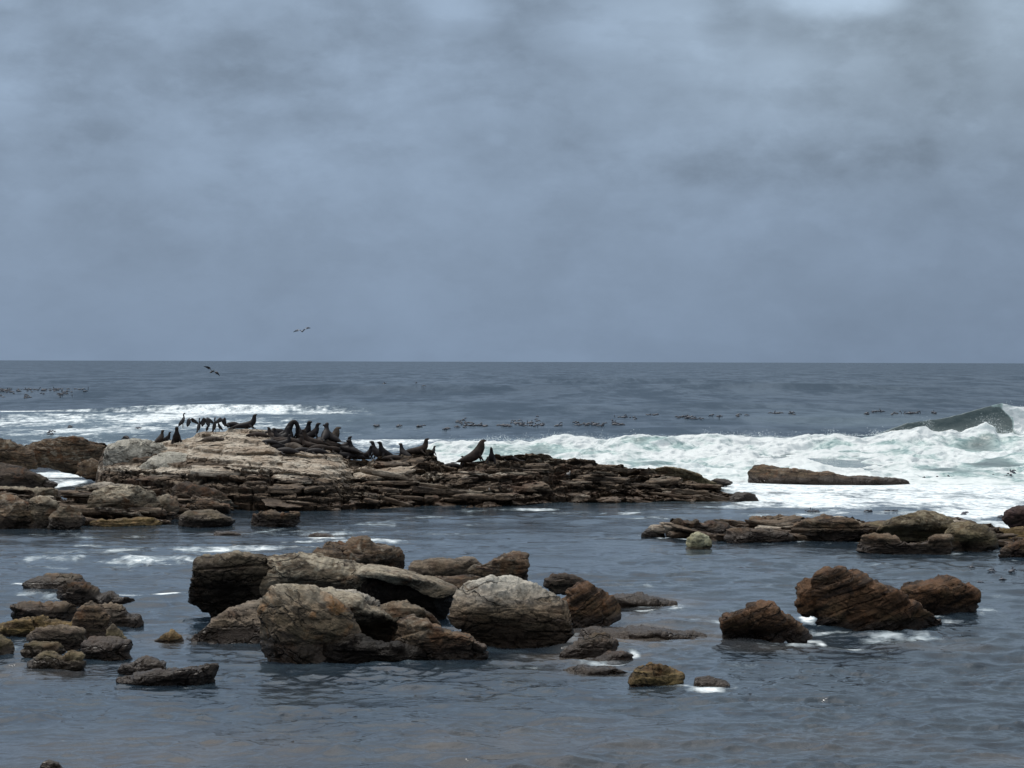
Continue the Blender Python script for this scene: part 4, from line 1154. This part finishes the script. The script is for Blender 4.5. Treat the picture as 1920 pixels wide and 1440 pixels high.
# --- the low jumble at the lower left
R('thin flat slab farthest back in the lower left jumble',
  [(28, 1108), (34, 1095), (60, 1085), (105, 1078), (150, 1077), (162, 1090), (160, 1108), (110, 1114), (50, 1112)], 1112, 1.7, 'greyb', th=0.3, amp=0.06, lump=0.08)
R('dark crouching rock in front of the thin flat slab',
  [(98, 1125), (102, 1102), (125, 1093), (152, 1097), (178, 1108), (206, 1128), (190, 1136), (130, 1136)], 1138, 1.3, 'dark', th=0.22, amp=0.10, lump=0.2)
R('small dark rock trailing right toward the foam line, lower left jumble',
  [(180, 1128), (190, 1108), (208, 1110), (222, 1122), (252, 1121), (256, 1132), (225, 1136)], 1135, 0.9, 'dark', th=0.2, amp=0.06, lump=0.18)
R('straight-edged layered slab at the left of the lower left jumble',
  [(16, 1162), (18, 1135), (40, 1129), (90, 1131), (140, 1133), (150, 1152), (140, 1170), (80, 1172), (25, 1170)], 1172, 1.4, 'brown', th=0.2, amp=0.08, lump=0.07, e=0.45)
R('amber shelf awash below the straight-edged layered slab',
  [(-30, 1198), (-20, 1172), (30, 1163), (90, 1160), (140, 1168), (150, 1186), (100, 1194), (20, 1200)], 1196, 1.4, 'ochre', th=0.25, amp=0.05)
R('upright rounded brown stone, tallest of the lower left jumble',
  [(132, 1196), (138, 1165), (152, 1138), (168, 1130), (186, 1138), (202, 1158), (212, 1185), (205, 1204), (160, 1206)], 1212, 1.3, 'brown', th=0.7, amp=0.03, lump=0.12, chips=4, name='boulder')
R('pale-topped block right of the upright rounded stone',
  [(176, 1158), (182, 1134), (205, 1128), (228, 1132), (240, 1148), (262, 1158), (265, 1172), (232, 1182), (196, 1182)], 1180, 1.3, 'pale', th=0.3, amp=0.08, lump=0.14)
R('olive slab leaning behind the foot of the upright rounded stone',
  [(195, 1212), (198, 1180), (210, 1170), (226, 1185), (238, 1208), (232, 1222)], 1226, 1.0, 'olive', th=0.4, amp=0.04)
R('slab with a white weathered top in the lower left jumble',
  [(40, 1222), (44, 1196), (75, 1180), (110, 1176), (150, 1184), (162, 1200), (150, 1218), (90, 1222)], 1228, 1.3, 'pale', th=0.25, amp=0.07, lump=0.13)
R('square-ended brown block at the right front of the lower left jumble',
  [(148, 1232), (150, 1208), (170, 1196), (200, 1194), (236, 1206), (241, 1222), (240, 1236), (190, 1240)], 1238, 1.2, 'brown', th=0.25, amp=0.06, e=0.45)
R('olive jumbled rock lowest in the lower left jumble',
  [(45, 1248), (60, 1236), (75, 1220), (92, 1222), (112, 1236), (135, 1222), (152, 1226), (156, 1245), (150, 1257), (95, 1257)], 1256, 1.1, 'olive', th=0.25, amp=0.08, lump=0.26)
R('low block between the white-topped slab and the olive jumbled rock',
  [(38, 1228), (42, 1208), (70, 1204), (110, 1208), (125, 1222), (110, 1236), (60, 1236)], 1238, 1.0, 'olive', th=0.3, amp=0.05)
R('brown boulder cut off by the left edge beside the lower left jumble',
  [(-40, 1232), (-35, 1200), (-5, 1193), (14, 1200), (24, 1218), (16, 1232), (-10, 1238)], 1234, 1.3, 'olive', th=0.4, amp=0.05)
R('small amber point of rock alone left of the central cluster',
  [(285, 1203), (302, 1192), (322, 1181), (331, 1190), (348, 1203), (330, 1210), (300, 1210)], 1208, 0.9, 'ochre', th=0.3, amp=0.04, lump=0.2)
R('flat brown rock lying behind the dark log-shaped rock',
  [(212, 1262), (225, 1246), (255, 1238), (282, 1234), (308, 1243), (315, 1256), (290, 1266), (235, 1268)], 1266, 1.0, 'brown', th=0.2, amp=0.05, lump=0.1)
R('long dark log-shaped rock in the left foreground',
  [(198, 1275), (225, 1266), (280, 1260), (340, 1258), (365, 1250), (385, 1245), (412, 1246), (422, 1258), (422, 1280), (405, 1290), (360, 1288), (290, 1284), (230, 1281)], 1287, 1.1, 'dark', th=0.25, amp=0.06, lump=0.12)
R('tiny dark tip of rock at the bottom left edge of the photo',
  [(70, 1448), (78, 1433), (92, 1427), (108, 1430), (118, 1444), (100, 1455)], 1452, 0.5, 'olive', th=0.2, amp=0.03, lump=0.2)
R('flat drowned stone just breaking the water near the greenish block',
  [(395, 1002), (402, 996), (425, 998), (460, 1002), (440, 1006), (410, 1006)], 1005, 1.2, 'shoal', th=0.3, amp=0.02, sink=0.1)
R('low drowned brown stone off the foot of the reef',
  [(572, 1007), (580, 1002), (610, 1001), (632, 1006), (605, 1010)], 1009, 1.5, 'shoal', th=0.3, amp=0.02, sink=0.1)


# ------------------------------------------------------------------ fur seals
def simple_mat(name, c1, c2, rough=0.5, scale=6.0, spec=0.4):
    m, t = new_mat(name)
    tc = t.n('ShaderNodeTexCoord').outputs['Object']
    n = t.noise(tc, scale, 5, 0.6)
    c = t.mix(t.mapr(n, 0.35, 0.65), c1, c2)
    b = t.n('ShaderNodeBsdfPrincipled', {'Base Color': c, 'Roughness': rough})
    b.inputs['Specular IOR Level'].default_value = spec
    t.n('ShaderNodeOutputMaterial', {'Surface': b.outputs[0]})
    return m


M_SEAL = simple_mat('wet_dark_fur', (0.008, 0.007, 0.009), (0.017, 0.014, 0.014), 0.6, 5, 0.2)
M_SEALB = simple_mat('brown_fur', (0.042, 0.030, 0.024), (0.016, 0.012, 0.010), 0.75, 3, 0.2)
M_SEALG = simple_mat('dry_grey_brown_fur', (0.12, 0.098, 0.078), (0.026, 0.020, 0.017), 0.8, 2.5, 0.2)
M_BLACK = simple_mat('black_plumage', (0.012, 0.013, 0.016), (0.022, 0.022, 0.026), 0.5, 8)
M_GREYP = simple_mat('grey_plumage', (0.22, 0.25, 0.30), (0.30, 0.33, 0.38), 0.7, 8)
M_WHITEP = simple_mat('white_plumage', (0.62, 0.61, 0.58), (0.45, 0.44, 0.42), 0.7, 8)
M_BEAK = simple_mat('horn_beak', (0.30, 0.18, 0.06), (0.2, 0.12, 0.05), 0.4, 8)


def catmull(P, n):
    P = np.array(P, float)
    Q = np.vstack([2 * P[0] - P[1], P, 2 * P[-1] - P[-2]])
    out = []
    for i in range(1, len(Q) - 2):
        for k in range(n):
            t = k / n
            a, b, c, d = Q[i - 1], Q[i], Q[i + 1], Q[i + 2]
            out.append(0.5 * ((2 * b) + (-a + c) * t + (2 * a - 5 * b + 4 * c - d) * t * t + (-a + 3 * b - 3 * c + d) * t ** 3))
    out.append(Q[-2])
    return np.array(out)


def tube(pts, ring=14, sub=5):
    """pts rows: x, y, z, half width, half height -> closed tapering tube"""
    Q = catmull(pts, sub)
    C = Q[:, :3]; rw = np.maximum(Q[:, 3], 0.004); rh = np.maximum(Q[:, 4], 0.004)
    T = np.gradient(C, axis=0); T /= np.linalg.norm(T, axis=1)[:, None] + 1e-9
    side = np.tile(np.array([0., 1, 0]), (len(C), 1))
    side -= np.sum(side * T, 1)[:, None] * T
    side /= np.linalg.norm(side, axis=1)[:, None] + 1e-9
    up = np.cross(T, side)
    a = np.linspace(0, 2 * np.pi, ring, endpoint=False)
    V = C[:, None] + side[:, None] * (np.cos(a)[None, :, None] * rw[:, None, None]) + up[:, None] * (np.sin(a)[None, :, None] * rh[:, None, None])
    V = V.reshape(-1, 3)
    Fc = [list(f) for f in grid_faces(len(C), ring, True)]
    n = len(V)
    V = np.vstack([V, C[0] - T[0] * rw[0] * 0.3, C[-1] + T[-1] * rw[-1] * 0.3])
    for i in range(ring):
        j = (i + 1) % ring
        Fc.append([n, j, i]); Fc.append([n + 1, (len(C) - 1) * ring + i, (len(C) - 1) * ring + j])
    return V, Fc


def join(parts):
    V, Fc, off = [], [], 0
    for v, f in parts:
        V.append(v); Fc += [[i + off for i in q] for q in f]; off += len(v)
    return np.vstack(V), Fc


SEAL_POSE = {
    # hind end first; x forward, z up, half width, half height
    'upright': ([(-0.92, 0, .06, .04, .03), (-0.78, 0, .11, .12, .09), (-0.5, 0, .21, .22, .20), (-0.16, 0, .32, .29, .27), (0.10, 0, .52, .27, .25), (0.22, 0, .76, .17, .18), (0.25, 0, .94, .125, .13), (0.31, 0, 1.08, .135, .125), (0.44, 0, 1.12, .085, .07), (0.54, 0, 1.12, .04, .035)],
                [(.10, .17, .44), (.22, .28, .22), (.30, .33, .03)]),
    'gaze': ([(-0.88, 0, .06, .04, .03), (-0.72, 0, .11, .12, .09), (-0.45, 0, .21, .22, .20), (-0.14, 0, .34, .28, .26), (0.05, 0, .58, .24, .23), (0.12, 0, .85, .15, .15), (0.17, 0, 1.03, .125, .13), (0.24, 0, 1.15, .11, .10), (0.32, 0, 1.25, .055, .05), (0.37, 0, 1.31, .03, .03)],
             [(.08, .17, .44), (.18, .27, .22), (.26, .32, .03)]),
    'raised': ([(-1.25, 0, .05, .04, .03), (-1.05, 0, .09, .12, .07), (-0.7, 0, .17, .22, .16), (-0.3, 0, .22, .28, .21), (0.05, 0, .28, .27, .24), (0.30, 0, .46, .21, .20), (0.38, 0, .70, .15, .15), (0.41, 0, .88, .12, .12), (0.52, 0, .95, .07, .06), (0.60, 0, .95, .03, .03)],
               [(.10, .20, .24), (.24, .36, .12), (.38, .46, .03)]),
    'flat': ([(-1.05, 0, .05, .04, .03), (-0.85, 0, .09, .13, .07), (-0.5, 0, .18, .24, .17), (-0.1, 0, .23, .29, .22), (0.3, 0, .22, .25, .20), (0.55, 0, .19, .17, .16), (0.74, 0, .19, .12, .12), (0.88, 0, .17, .07, .06), (0.95, 0, .16, .03, .03)],
             [(.25, .20, .14), (.15, .40, .06), (.0, .52, .03)]),
    'arched': ([(-0.70, 0, .06, .04, .03), (-0.58, 0, .12, .13, .09), (-0.35, 0, .28, .24, .20), (-0.18, 0, .55, .24, .21), (-0.04, 0, .85, .18, .17), (0.12, 0, 1.02, .14, .13), (0.28, 0, .95, .125, .12), (0.35, 0, .74, .11, .11), (0.36, 0, .56, .07, .06), (0.35, 0, .48, .03, .03)],
               [(-.05, .18, .50), (.05, .30, .25), (.14, .34, .03)]),
    'bull': ([(-1.5, 0, .06, .05, .03), (-1.3, 0, .12, .16, .10), (-0.9, 0, .24, .27, .22), (-0.45, 0, .38, .36, .32), (-0.08, 0, .66, .38, .34), (0.12, 0, .98, .30, .30), (0.20, 0, 1.25, .21, .23), (0.27, 0, 1.42, .15, .15), (0.42, 0, 1.47, .10, .08), (0.54, 0, 1.46, .045, .04)],
             [(.0, .26, .56), (.18, .46, .28), (.30, .56, .03)]),
    'curled': ([(-0.55, .25, .06, .06, .04), (-0.6, .12, .12, .14, .09), (-0.42, -.05, .19, .25, .19), (-0.08, -.12, .25, .29, .25), (0.25, -.08, .24, .26, .22), (0.45, .08, .22, .18, .17), (0.42, .28, .18, .13, .12), (0.30, .40, .15, .075, .07), (0.22, .45, .13, .03, .03)],
               [(.25, -.20, .18), (.38, -.36, .08), (.48, -.48, .03)]),
}


def make_seal_mesh(pose, mat):
    sp, fl = SEAL_POSE[pose]
    parts = [tube(sp, 16, 5)]
    for s in (1, -1):
        a, b, c = [(p[0], p[1] * s, p[2]) for p in fl]
        if pose == 'curled' and s == -1: continue
        d = (c[0] + (c[0] - b[0]) * .5, c[1] + s * 0.10, .03)
        parts.append(tube([(*a, .10, .10), (*b, .085, .06), (*c, .10, .030), (*d, .05, .018)], 10, 4))
        h = sp[0]
        parts.append(tube([(h[0] + .12, h[1] + .03 * s, .07, .06, .04), (h[0] - .05, h[1] + .10 * s, .045, .075, .024), (h[0] - .28, h[1] + .17 * s, .035, .085, .016), (h[0] - .36, h[1] + .19 * s, .03, .05, .012)], 10, 4))
        # little ear
        hd = sp[-3] if pose != 'curled' else sp[-3]
        parts.append(tube([(hd[0] - .05, hd[1] + hd[3] * .85 * s, hd[2] + .02, .016, .014), (hd[0] - .09, hd[1] + (hd[3] * .85 + .035) * s, hd[2] + .0, .008, .008)], 6, 2))
    V, Fc = join(parts)
    o = mesh_obj('seal_%s' % pose, V, Fc, mat)
    return o


SEAL_CACHE = {}


def seal(px, py, pose, face, sc, label, mat=M_SEAL, group='seals hauled out on the reef', dy=0.0, Y=None):
    key = (pose, mat.name)
    if key not in SEAL_CACHE:
        o = make_seal_mesh(pose, mat)
        md = o.modifiers.new('skin', 'REMESH'); md.mode = 'VOXEL'; md.voxel_size = 0.028; md.use_smooth_shade = True
        sm = o.modifiers.new('soft', 'SMOOTH'); sm.iterations = 3; sm.factor = 0.5
        SEAL_CACHE[key] = o
        first = True
    else:
        src = SEAL_CACHE[key]
        o = src.copy(); COL.objects.link(o)
    o.name = 'fur_seal'
    p = on_reef(px, py)
    if Y is not None:
        p = atY(px, py, Y)
    elif py < 0: pass
    q = atY(px, py, p[1])          # stand exactly where the photo shows the foot
    o.location = (q[0], p[1] + dy, q[2] - 0.06)
    o.rotation_euler = (0, 0, math.radians(face))
    o.scale = (sc,) * 3
    tag(o, label, 'seal', group)
    return o


# facing: 0 = to the right, 180 = to the left, -90 = towards the camera, 90 = out to sea
seal(236, 822, 'flat', 120, .55, 'small dark seal lying alone on the far left corner of the bench')
seal(301, 829, 'upright', 60, .70, 'slim seal leaning right, leftmost of the three beside the hunched seal', M_SEALB)
seal(314, 826, 'upright', -20, .52, 'small black seal just left of the broad hunched seal')
seal(331, 830, 'upright', -80, .90, 'broad hunched black seal at the left of the pale bench')
seal(398, 827, 'flat', 0, .80, 'grey-brown seal stretched flat below the cormorants', M_SEALG)
seal(417, 826, 'curled', 0, .45, 'small dark seal curled at the head of the flat grey-brown seal')
seal(437, 800, 'curled', 180, .75, 'dark seal curled on the crest just left of the seal with raised head')
seal(466, 802, 'raised', 0, .92, 'black seal lying with head held high, highest on the crest', M_SEAL)
seal(484, 819, 'flat', 180, .80, 'dark brown seal lying facing left below the raised-head seal', M_SEALB)
seal(512, 822, 'raised', 150, .75, 'brown seal with a low raised head at the left end of the main crowd', M_SEALB)
seal(546, 824, 'arched', 0, 1.12, 'black seal bent over in an arch on top of the main crowd')
seal(530, 826, 'raised', 30, .92, 'black seal rising behind the left side of the arched seal')
seal(573, 824, 'upright', -40, 1.02, 'black seal upright facing forward right of the arched seal')
seal(588, 822, 'upright', 0, .86, 'black seal stretching its neck to the right in the main crowd')
seal(611, 824, 'upright', 80, .92, 'upright seal seen from behind, just left of the big bull')
seal(626, 838, 'bull', 0, .84, 'big bull seal with a pale neck at the right end of the main crowd', M_SEALG)
seal(650, 848, 'flat', 152, 1.05, 'long dark seal sloping down the ledge below the big bull')
seal(520, 842, 'curled', 0, .85, 'dark seal curled at the lower left foot of the main crowd')
seal(548, 843, 'curled', 160, 1.0, 'grey-brown seal curled below the arched seal', M_SEALG)
seal(575, 838, 'raised', 170, .80, 'dark brown seal resting in the middle of the main crowd', M_SEALB)
seal(599, 843, 'flat', 10, .85, 'dark brown seal lying along the lower edge of the main crowd', M_SEALB)
seal(610, 834, 'curled', 60, .85, 'pale-sided seal curled up against the big bull', M_SEALG)
seal(534, 834, 'raised', 20, .70, 'small dark seal tucked between the curled seals of the main crowd')
for _l, (_x, _y, _p, _f, _s, _m) in zip((
    'dark seal lying right of the brown seal at the crowd\'s left end', 'dark seal curled below and right of the arched seal', 'black seal stretched along the front edge below the arched seal',
    'black seal curled at the foot of the upright forward-facing seal', 'black seal lying frontmost in the middle of the main crowd', 'brown seal curled at the left foot of the big bull',
    'dark seal half raised behind the pale-sided curled seal', 'dark seal lying in front of the big bull, head to the left', 'black seal lying on the pale rock left of the main crowd',
    'small dark seal half raised at the right foot of the arched seal',
    'long black seal lying across the crest behind the left of the main crowd', 'brown seal slumped in the second row below the arched seal', 'black seal curled between the forward-facing seal and the big bull',
    'dark seal lying lowest at the left of the main crowd', 'brown seal lying below the upright seal seen from behind', 'black seal lying where the crowd meets the dark ledge', 'brown seal lying between the row and the lone upright seal',
    'black seal lying on the ridge left of the thick-necked bull',
    'upright black seal between the arched seal and the forward-facing seal, half hidden', 'brown seal with raised head in the second row before the upright seals', 'black seal sitting up at the left shoulder of the big bull',
    'short black seal sitting up at the left end of the main crowd', 'black seal sitting low behind the arched seal', 'dark seal sitting up on the slope right of the big bull'), ((526, 828, 'flat', 200, .8, M_SEALB), (556, 833, 'curled', 80, .85, M_SEAL), (566, 848, 'flat', 15, .8, M_SEAL), (584, 832, 'curled', -60, .8, M_SEAL),
                             (592, 850, 'flat', 190, .85, M_SEAL), (622, 846, 'curled', -30, .85, M_SEALB), (604, 830, 'raised', 40, .7, M_SEAL), (637, 850, 'flat', 165, .8, M_SEAL), (505, 832, 'flat', 170, .75, M_SEAL), (562, 824, 'raised', 120, .75, M_SEAL), (518, 815, 'flat', 10, 1.0, M_SEAL), (540, 832, 'flat', 190, 1.0, M_SEALB), (597, 832, 'curled', 100, 1.0, M_SEAL),
                             (536, 850, 'flat', 175, .95, M_SEAL), (612, 838, 'flat', 5, 1.0, M_SEALB), (645, 858, 'flat', 20, .9, M_SEAL), (738, 862, 'flat', 190, .8, M_SEALB), (848, 876, 'flat', 170, .75, M_SEAL),
                             (561, 822, 'gaze', 150, .90, M_SEAL), (583, 834, 'raised', 200, 1.0, M_SEALB), (618, 828, 'upright', 150, .95, M_SEAL),
                             (521, 826, 'upright', 170, .70, M_SEAL), (538, 820, 'upright', 20, .85, M_SEAL), (645, 842, 'raised', 10, .85, M_SEAL))):
    seal(_x, _y, _p, _f, _s, _l, _m)
seal(664, 857, 'upright', -160, .95, 'leftmost of the row of upright black seals on the dark ledge')
seal(668, 860, 'flat', 180, .90, 'black seal lying flat at the feet of the leftmost upright seal in the row')
seal(690, 858, 'upright', -20, .68, 'short upright seal second from the left in the row on the dark ledge')
seal(706, 858, 'upright', 160, .92, 'upright seal third from the left in the row on the dark ledge')
seal(720, 859, 'upright', -150, .92, 'upright seal at the right of the close trio on the dark ledge')
seal(757, 858, 'upright', 140, .80, 'lone upright seal between the close trio and the seal with its head up')
seal(787, 850, 'raised', 0, 1.0, 'brown seal lying with head up at the brink of the white water gap', M_SEALB)
seal(811, 852, 'upright', 40, .50, 'small dark seal behind the head of the brown seal at the gap')
seal(872, 871, 'upright', 170, .50, 'small seal crouching left of the thick-necked bull')
seal(897, 866, 'bull', 10, .92, 'thick-necked brown bull seal upright against the white surf', M_SEALB)
seal(922, 867, 'gaze', -100, .78, 'slim seal upright just right of the thick-necked bull')
seal(953, 862, 'flat', 160, .75, 'dark seal lying on the ridge right of the slim seal')


# ------------------------------------------------------------------ birds
def bird_mesh(name, kind, body, beak):
    """kind: perched, drying, flying, gull"""
    mats = [body, beak]
    if kind in ('perched', 'drying', 'gull'):
        if kind == 'gull':
            bd = [(-.26, 0, .20, .01, .008), (-.16, 0, .21, .04, .03), (-.02, 0, .23, .08, .08), (.08, 0, .28, .065, .07), (.13, 0, .35, .04, .045), (.16, 0, .40, .04, .04), (.19, 0, .41, .02, .02)]
            bk = [(.185, 0, .41, .012, .012), (.24, 0, .40, .006, .006)]
        else:
            bd = [(-.24, 0, .08, .03, .012), (-.14, 0, .18, .05, .04), (-.04, 0, .30, .085, .085), (.02, 0, .44, .075, .08), (.05, 0, .55, .035, .04), (.03, 0, .64, .028, .03), (.06, 0, .72, .033, .033), (.10, 0, .73, .022, .02)]
            bk = [(.10, 0, .73, .013, .013), (.17, 0, .74, .005, .005)]
        parts = [tube(bd, 12, 4)]
        nb0 = None
        for s in (1, -1):
            parts.append(tube([(0, .04 * s, .22, .012, .012), (0, .045 * s, .02, .01, .01), (.06, .05 * s, .012, .03, .006)], 6, 2))
            if kind == 'drying':
                parts.append(tube([(.0, .06 * s, .50, .05, .02), (-.02, .26 * s, .62, .10, .015), (-.05, .44 * s, .66, .12, .012), (-.08, .52 * s, .48, .10, .010), (-.08, .56 * s, .34, .03, .008)], 8, 4))
            else:
                parts.append(tube([(.03, .07 * s, bd[3][2] + .02, .015, .04), (-.08, .085 * s, bd[2][2] - .02, .016, .07), (-.22, .05 * s, bd[1][2] - .03, .010, .02)], 8, 3))
    else:
        g = kind == 'soaring'
        bd = [(-.34, 0, 0, .05, .008), (-.22, 0, 0, .035, .025), (-.05, 0, 0, .07, .07), (.12, 0, .01, .05, .055), (.28, 0, .03, .022, .025), (.36, 0, .04, .028, .028), (.40, 0, .04, .018, .018)]
        bk = [(.40, 0, .04, .012, .012), (.48, 0, .035, .005, .005)]
        parts = [tube(bd, 12, 4)]
        for s in (1, -1):
            up = .10 if g else .06
            parts.append(tube([(.05, .04 * s, .02, .012, .09), (.09, .20 * s, .02 + up, .012, .085), (.04, .42 * s, .02 + up * 1.2, .010, .07), (-.06, .62 * s, .02 + up * .6, .006, .02)], 8, 4))
    V0, F0 = join(parts)
    Vb, Fb = tube(bk, 8, 2)
    V, Fc = join([(V0, F0), (Vb, Fb)])
    mi = [0] * len(F0) + [1] * len(Fb)
    return mesh_obj(name, V, Fc, mats, mat_idx=mi)


def bird(name, kind, body, px, py, face, sc, label, cat, group=None, Y=None, tilt=(0, 0)):
    o = bird_mesh(name, kind, body, M_BEAK)
    if Y is None:
        p = on_reef(px, py); Y = p[1]
    q = atY(px, py, Y)
    o.location = tuple(q)
    o.rotation_euler = (math.radians(tilt[0]), math.radians(tilt[1]), math.radians(face))
    o.scale = (sc,) * 3
    tag(o, label, cat, group)
    return o


G = 'cormorants perched on the crest'
bird('cormorant', 'perched', M_BLACK, 343, 803, 30, 1.3, 'slim black cormorant standing upright, leftmost of the perched birds', 'cormorant', G)
bird('cormorant', 'drying', M_BLACK, 373, 814, 70, 1.35, 'black cormorant holding both wings up in a V, second from the left', 'cormorant', G)
bird('cormorant', 'perched', M_BLACK, 389, 811, -60, .8, 'small dull cormorant between the two with open wings', 'cormorant', G)
bird('cormorant', 'drying', M_BLACK, 402, 814, -60, 1.4, 'black cormorant drying half-spread wings, rightmost of the perched birds', 'cormorant', G)
bird('cormorant', 'perched', M_BLACK, 411, 810, 200, 1.0, 'black cormorant close behind the one drying its wings', 'cormorant', G)
bird('cormorant', 'flying', M_BLACK, 397, 697, 75, .68, 'black bird flying low with tilted wings just below the horizon', 'bird', Y=118.0, tilt=(31, -12))
bird('gull', 'soaring', M_GREYP, 567, 621, 80, .82, 'faint grey gull gliding above the horizon', 'gull', Y=150.0, tilt=(-13, 0))
G2 = 'white birds on the dark reef face'
bird('gull', 'gull', M_WHITEP, 1066, 896, -60, 1.0, 'white bird standing in the dark hollow at the middle of the reef', 'gull', G2)
bird('gull', 'gull', M_WHITEP, 880, 931, -80, .95, 'white bird low on the reef face below the thick-necked bull', 'gull', G2)
bird('gull', 'gull', M_WHITEP, 918, 928, -100, .95, 'white bird low on the reef face, right of the other low white bird', 'gull', G2)


# ------------------------------------------------------------------ kelp
def kelp(label, spots, seed, size=0.5):
    """bulbs and blades of sea bamboo standing out of the swell"""
    rng = np.random.default_rng(seed)
    size = size * (0.62 if size < 1 else 0.5)
    parts = []
    for (px, py, rx, ry, n) in spots:
        cl = [(px + rng.uniform(-1, 1) * rx, py + rng.normal() * ry * .5) for _ in range(max(1, n // 6))]
        for i in range(n):
            q = cl[int(rng.integers(len(cl)))]
            a, b = q[0] + rng.normal() * max(2.0, rx * .11), q[1] + rng.normal() * ry * .22
            c = atZ(a, b); c[2] = sea_z(c[0], c[1])
            zz = rng.uniform(0.0, 0.35)
            w = size * rng.uniform(.3, 1.2)
            d = rng.normal(size=2) * 0.5 * size
            zz *= size * (1.0 if size < 0.5 else 0.3)
            s = size
            if rng.random() < 0.12:
                hgt = size * rng.uniform(.8, 1.8)
                pts = [(0, 0, -.4 * s, .12 * s, .12 * s), (d[0] * .2, 0, hgt * .3, .12 * s, .12 * s), (d[0] * .6, d[1] * .3, hgt * .6, .22 * s, .2 * s), (d[0] * 1.1, d[1] * .4, hgt * .5, .1 * s, .08 * s)]
            else:
                pts = [(-w, 0, -.1 * s, .1 * s, .08 * s), (-w * .4, d[1] * .3, rng.uniform(.0, .25) * s, .4 * s, .22 * s), (w * .3, d[1] * .5, rng.uniform(.0, .4) * s, .45 * s, .2 * s), (w, d[1], -.05 * s, .12 * s, .06 * s)]
            V, Fc = tube(pts, 8, 3)
            V = V * np.array([1, 1, 1.0]) + np.array([c[0], c[1], c[2] + zz])
            parts.append((V, Fc))
    V, Fc = join(parts)
    o = mesh_obj('kelp', V, Fc, M_KELP)
    tag(o, label, 'kelp', kind='stuff')


M_KELP = simple_mat('kelp', (0.060, 0.068, 0.086), (0.090, 0.092, 0.104), 0.40, 1.5)
kelp('dark kelp heads bobbing in a line behind the middle of the reef', [(725, 803, 26, 3, 12), (810, 806, 30, 4, 14), (900, 803, 40, 6, 40), (960, 803, 50, 6, 46), (1000, 796, 20, 8, 12), (1040, 808, 25, 3, 16), (1110, 803, 30, 6, 38), (1150, 802, 30, 4, 22), (860, 798, 60, 8, 12)], 41, .55)
kelp('faint kelp bed spread over the water beyond the breaking wave', [(1240, 792, 90, 5, 34), (1330, 790, 70, 5, 20), (1420, 785, 60, 4, 10), (1500, 788, 20, 4, 8), (1180, 786, 60, 4, 8)], 42, .6)
kelp('kelp heads just left of the curling wave', [(1690, 783, 55, 3, 34), (1652, 779, 8, 6, 8), (1740, 782, 16, 5, 10), (1620, 786, 20, 3, 6)], 43, .6)
kelp('brown kelp bed floating far out at the left edge', [(60, 737, 90, 5, 90), (150, 741, 60, 3, 24), (20, 740, 40, 4, 50), (90, 742, 40, 3, 24)], 44, 1.1)
kelp('brown kelp bed floating far out beyond the middle of the reef', [(870, 735, 130, 4, 130), (760, 731, 40, 3, 30), (830, 739, 60, 3, 50)], 45, 1.1)
kelp('dark kelp stalks in the foam beyond the long brown ledge', [(1690, 887, 14, 2, 8), (1735, 897, 30, 3, 16), (1780, 897, 24, 2, 10), (1885, 896, 28, 4, 22), (1905, 888, 14, 2, 8)], 46, .45)
kelp('kelp stalks in the lagoon at the right above the three boulders', [(1822, 1071, 3, 3, 2), (1858, 1074, 6, 2, 3), (1900, 1075, 18, 1, 8), (1885, 1086, 12, 2, 6), (1840, 1090, 6, 3, 3)], 47, .22)
kelp('scraps of kelp in the wash behind the middle right rock row', [(1530, 958, 60, 2, 12), (1640, 960, 50, 2, 12), (1806, 966, 6, 3, 6), (1860, 972, 20, 2, 6)], 48, .25)
kelp('specks of kelp in the foam at the far left behind the bench', [(28, 815, 30, 6, 10), (120, 806, 40, 5, 8), (262, 803, 12, 3, 4), (140, 800, 20, 3, 5)], 49, .5)


build_sea()
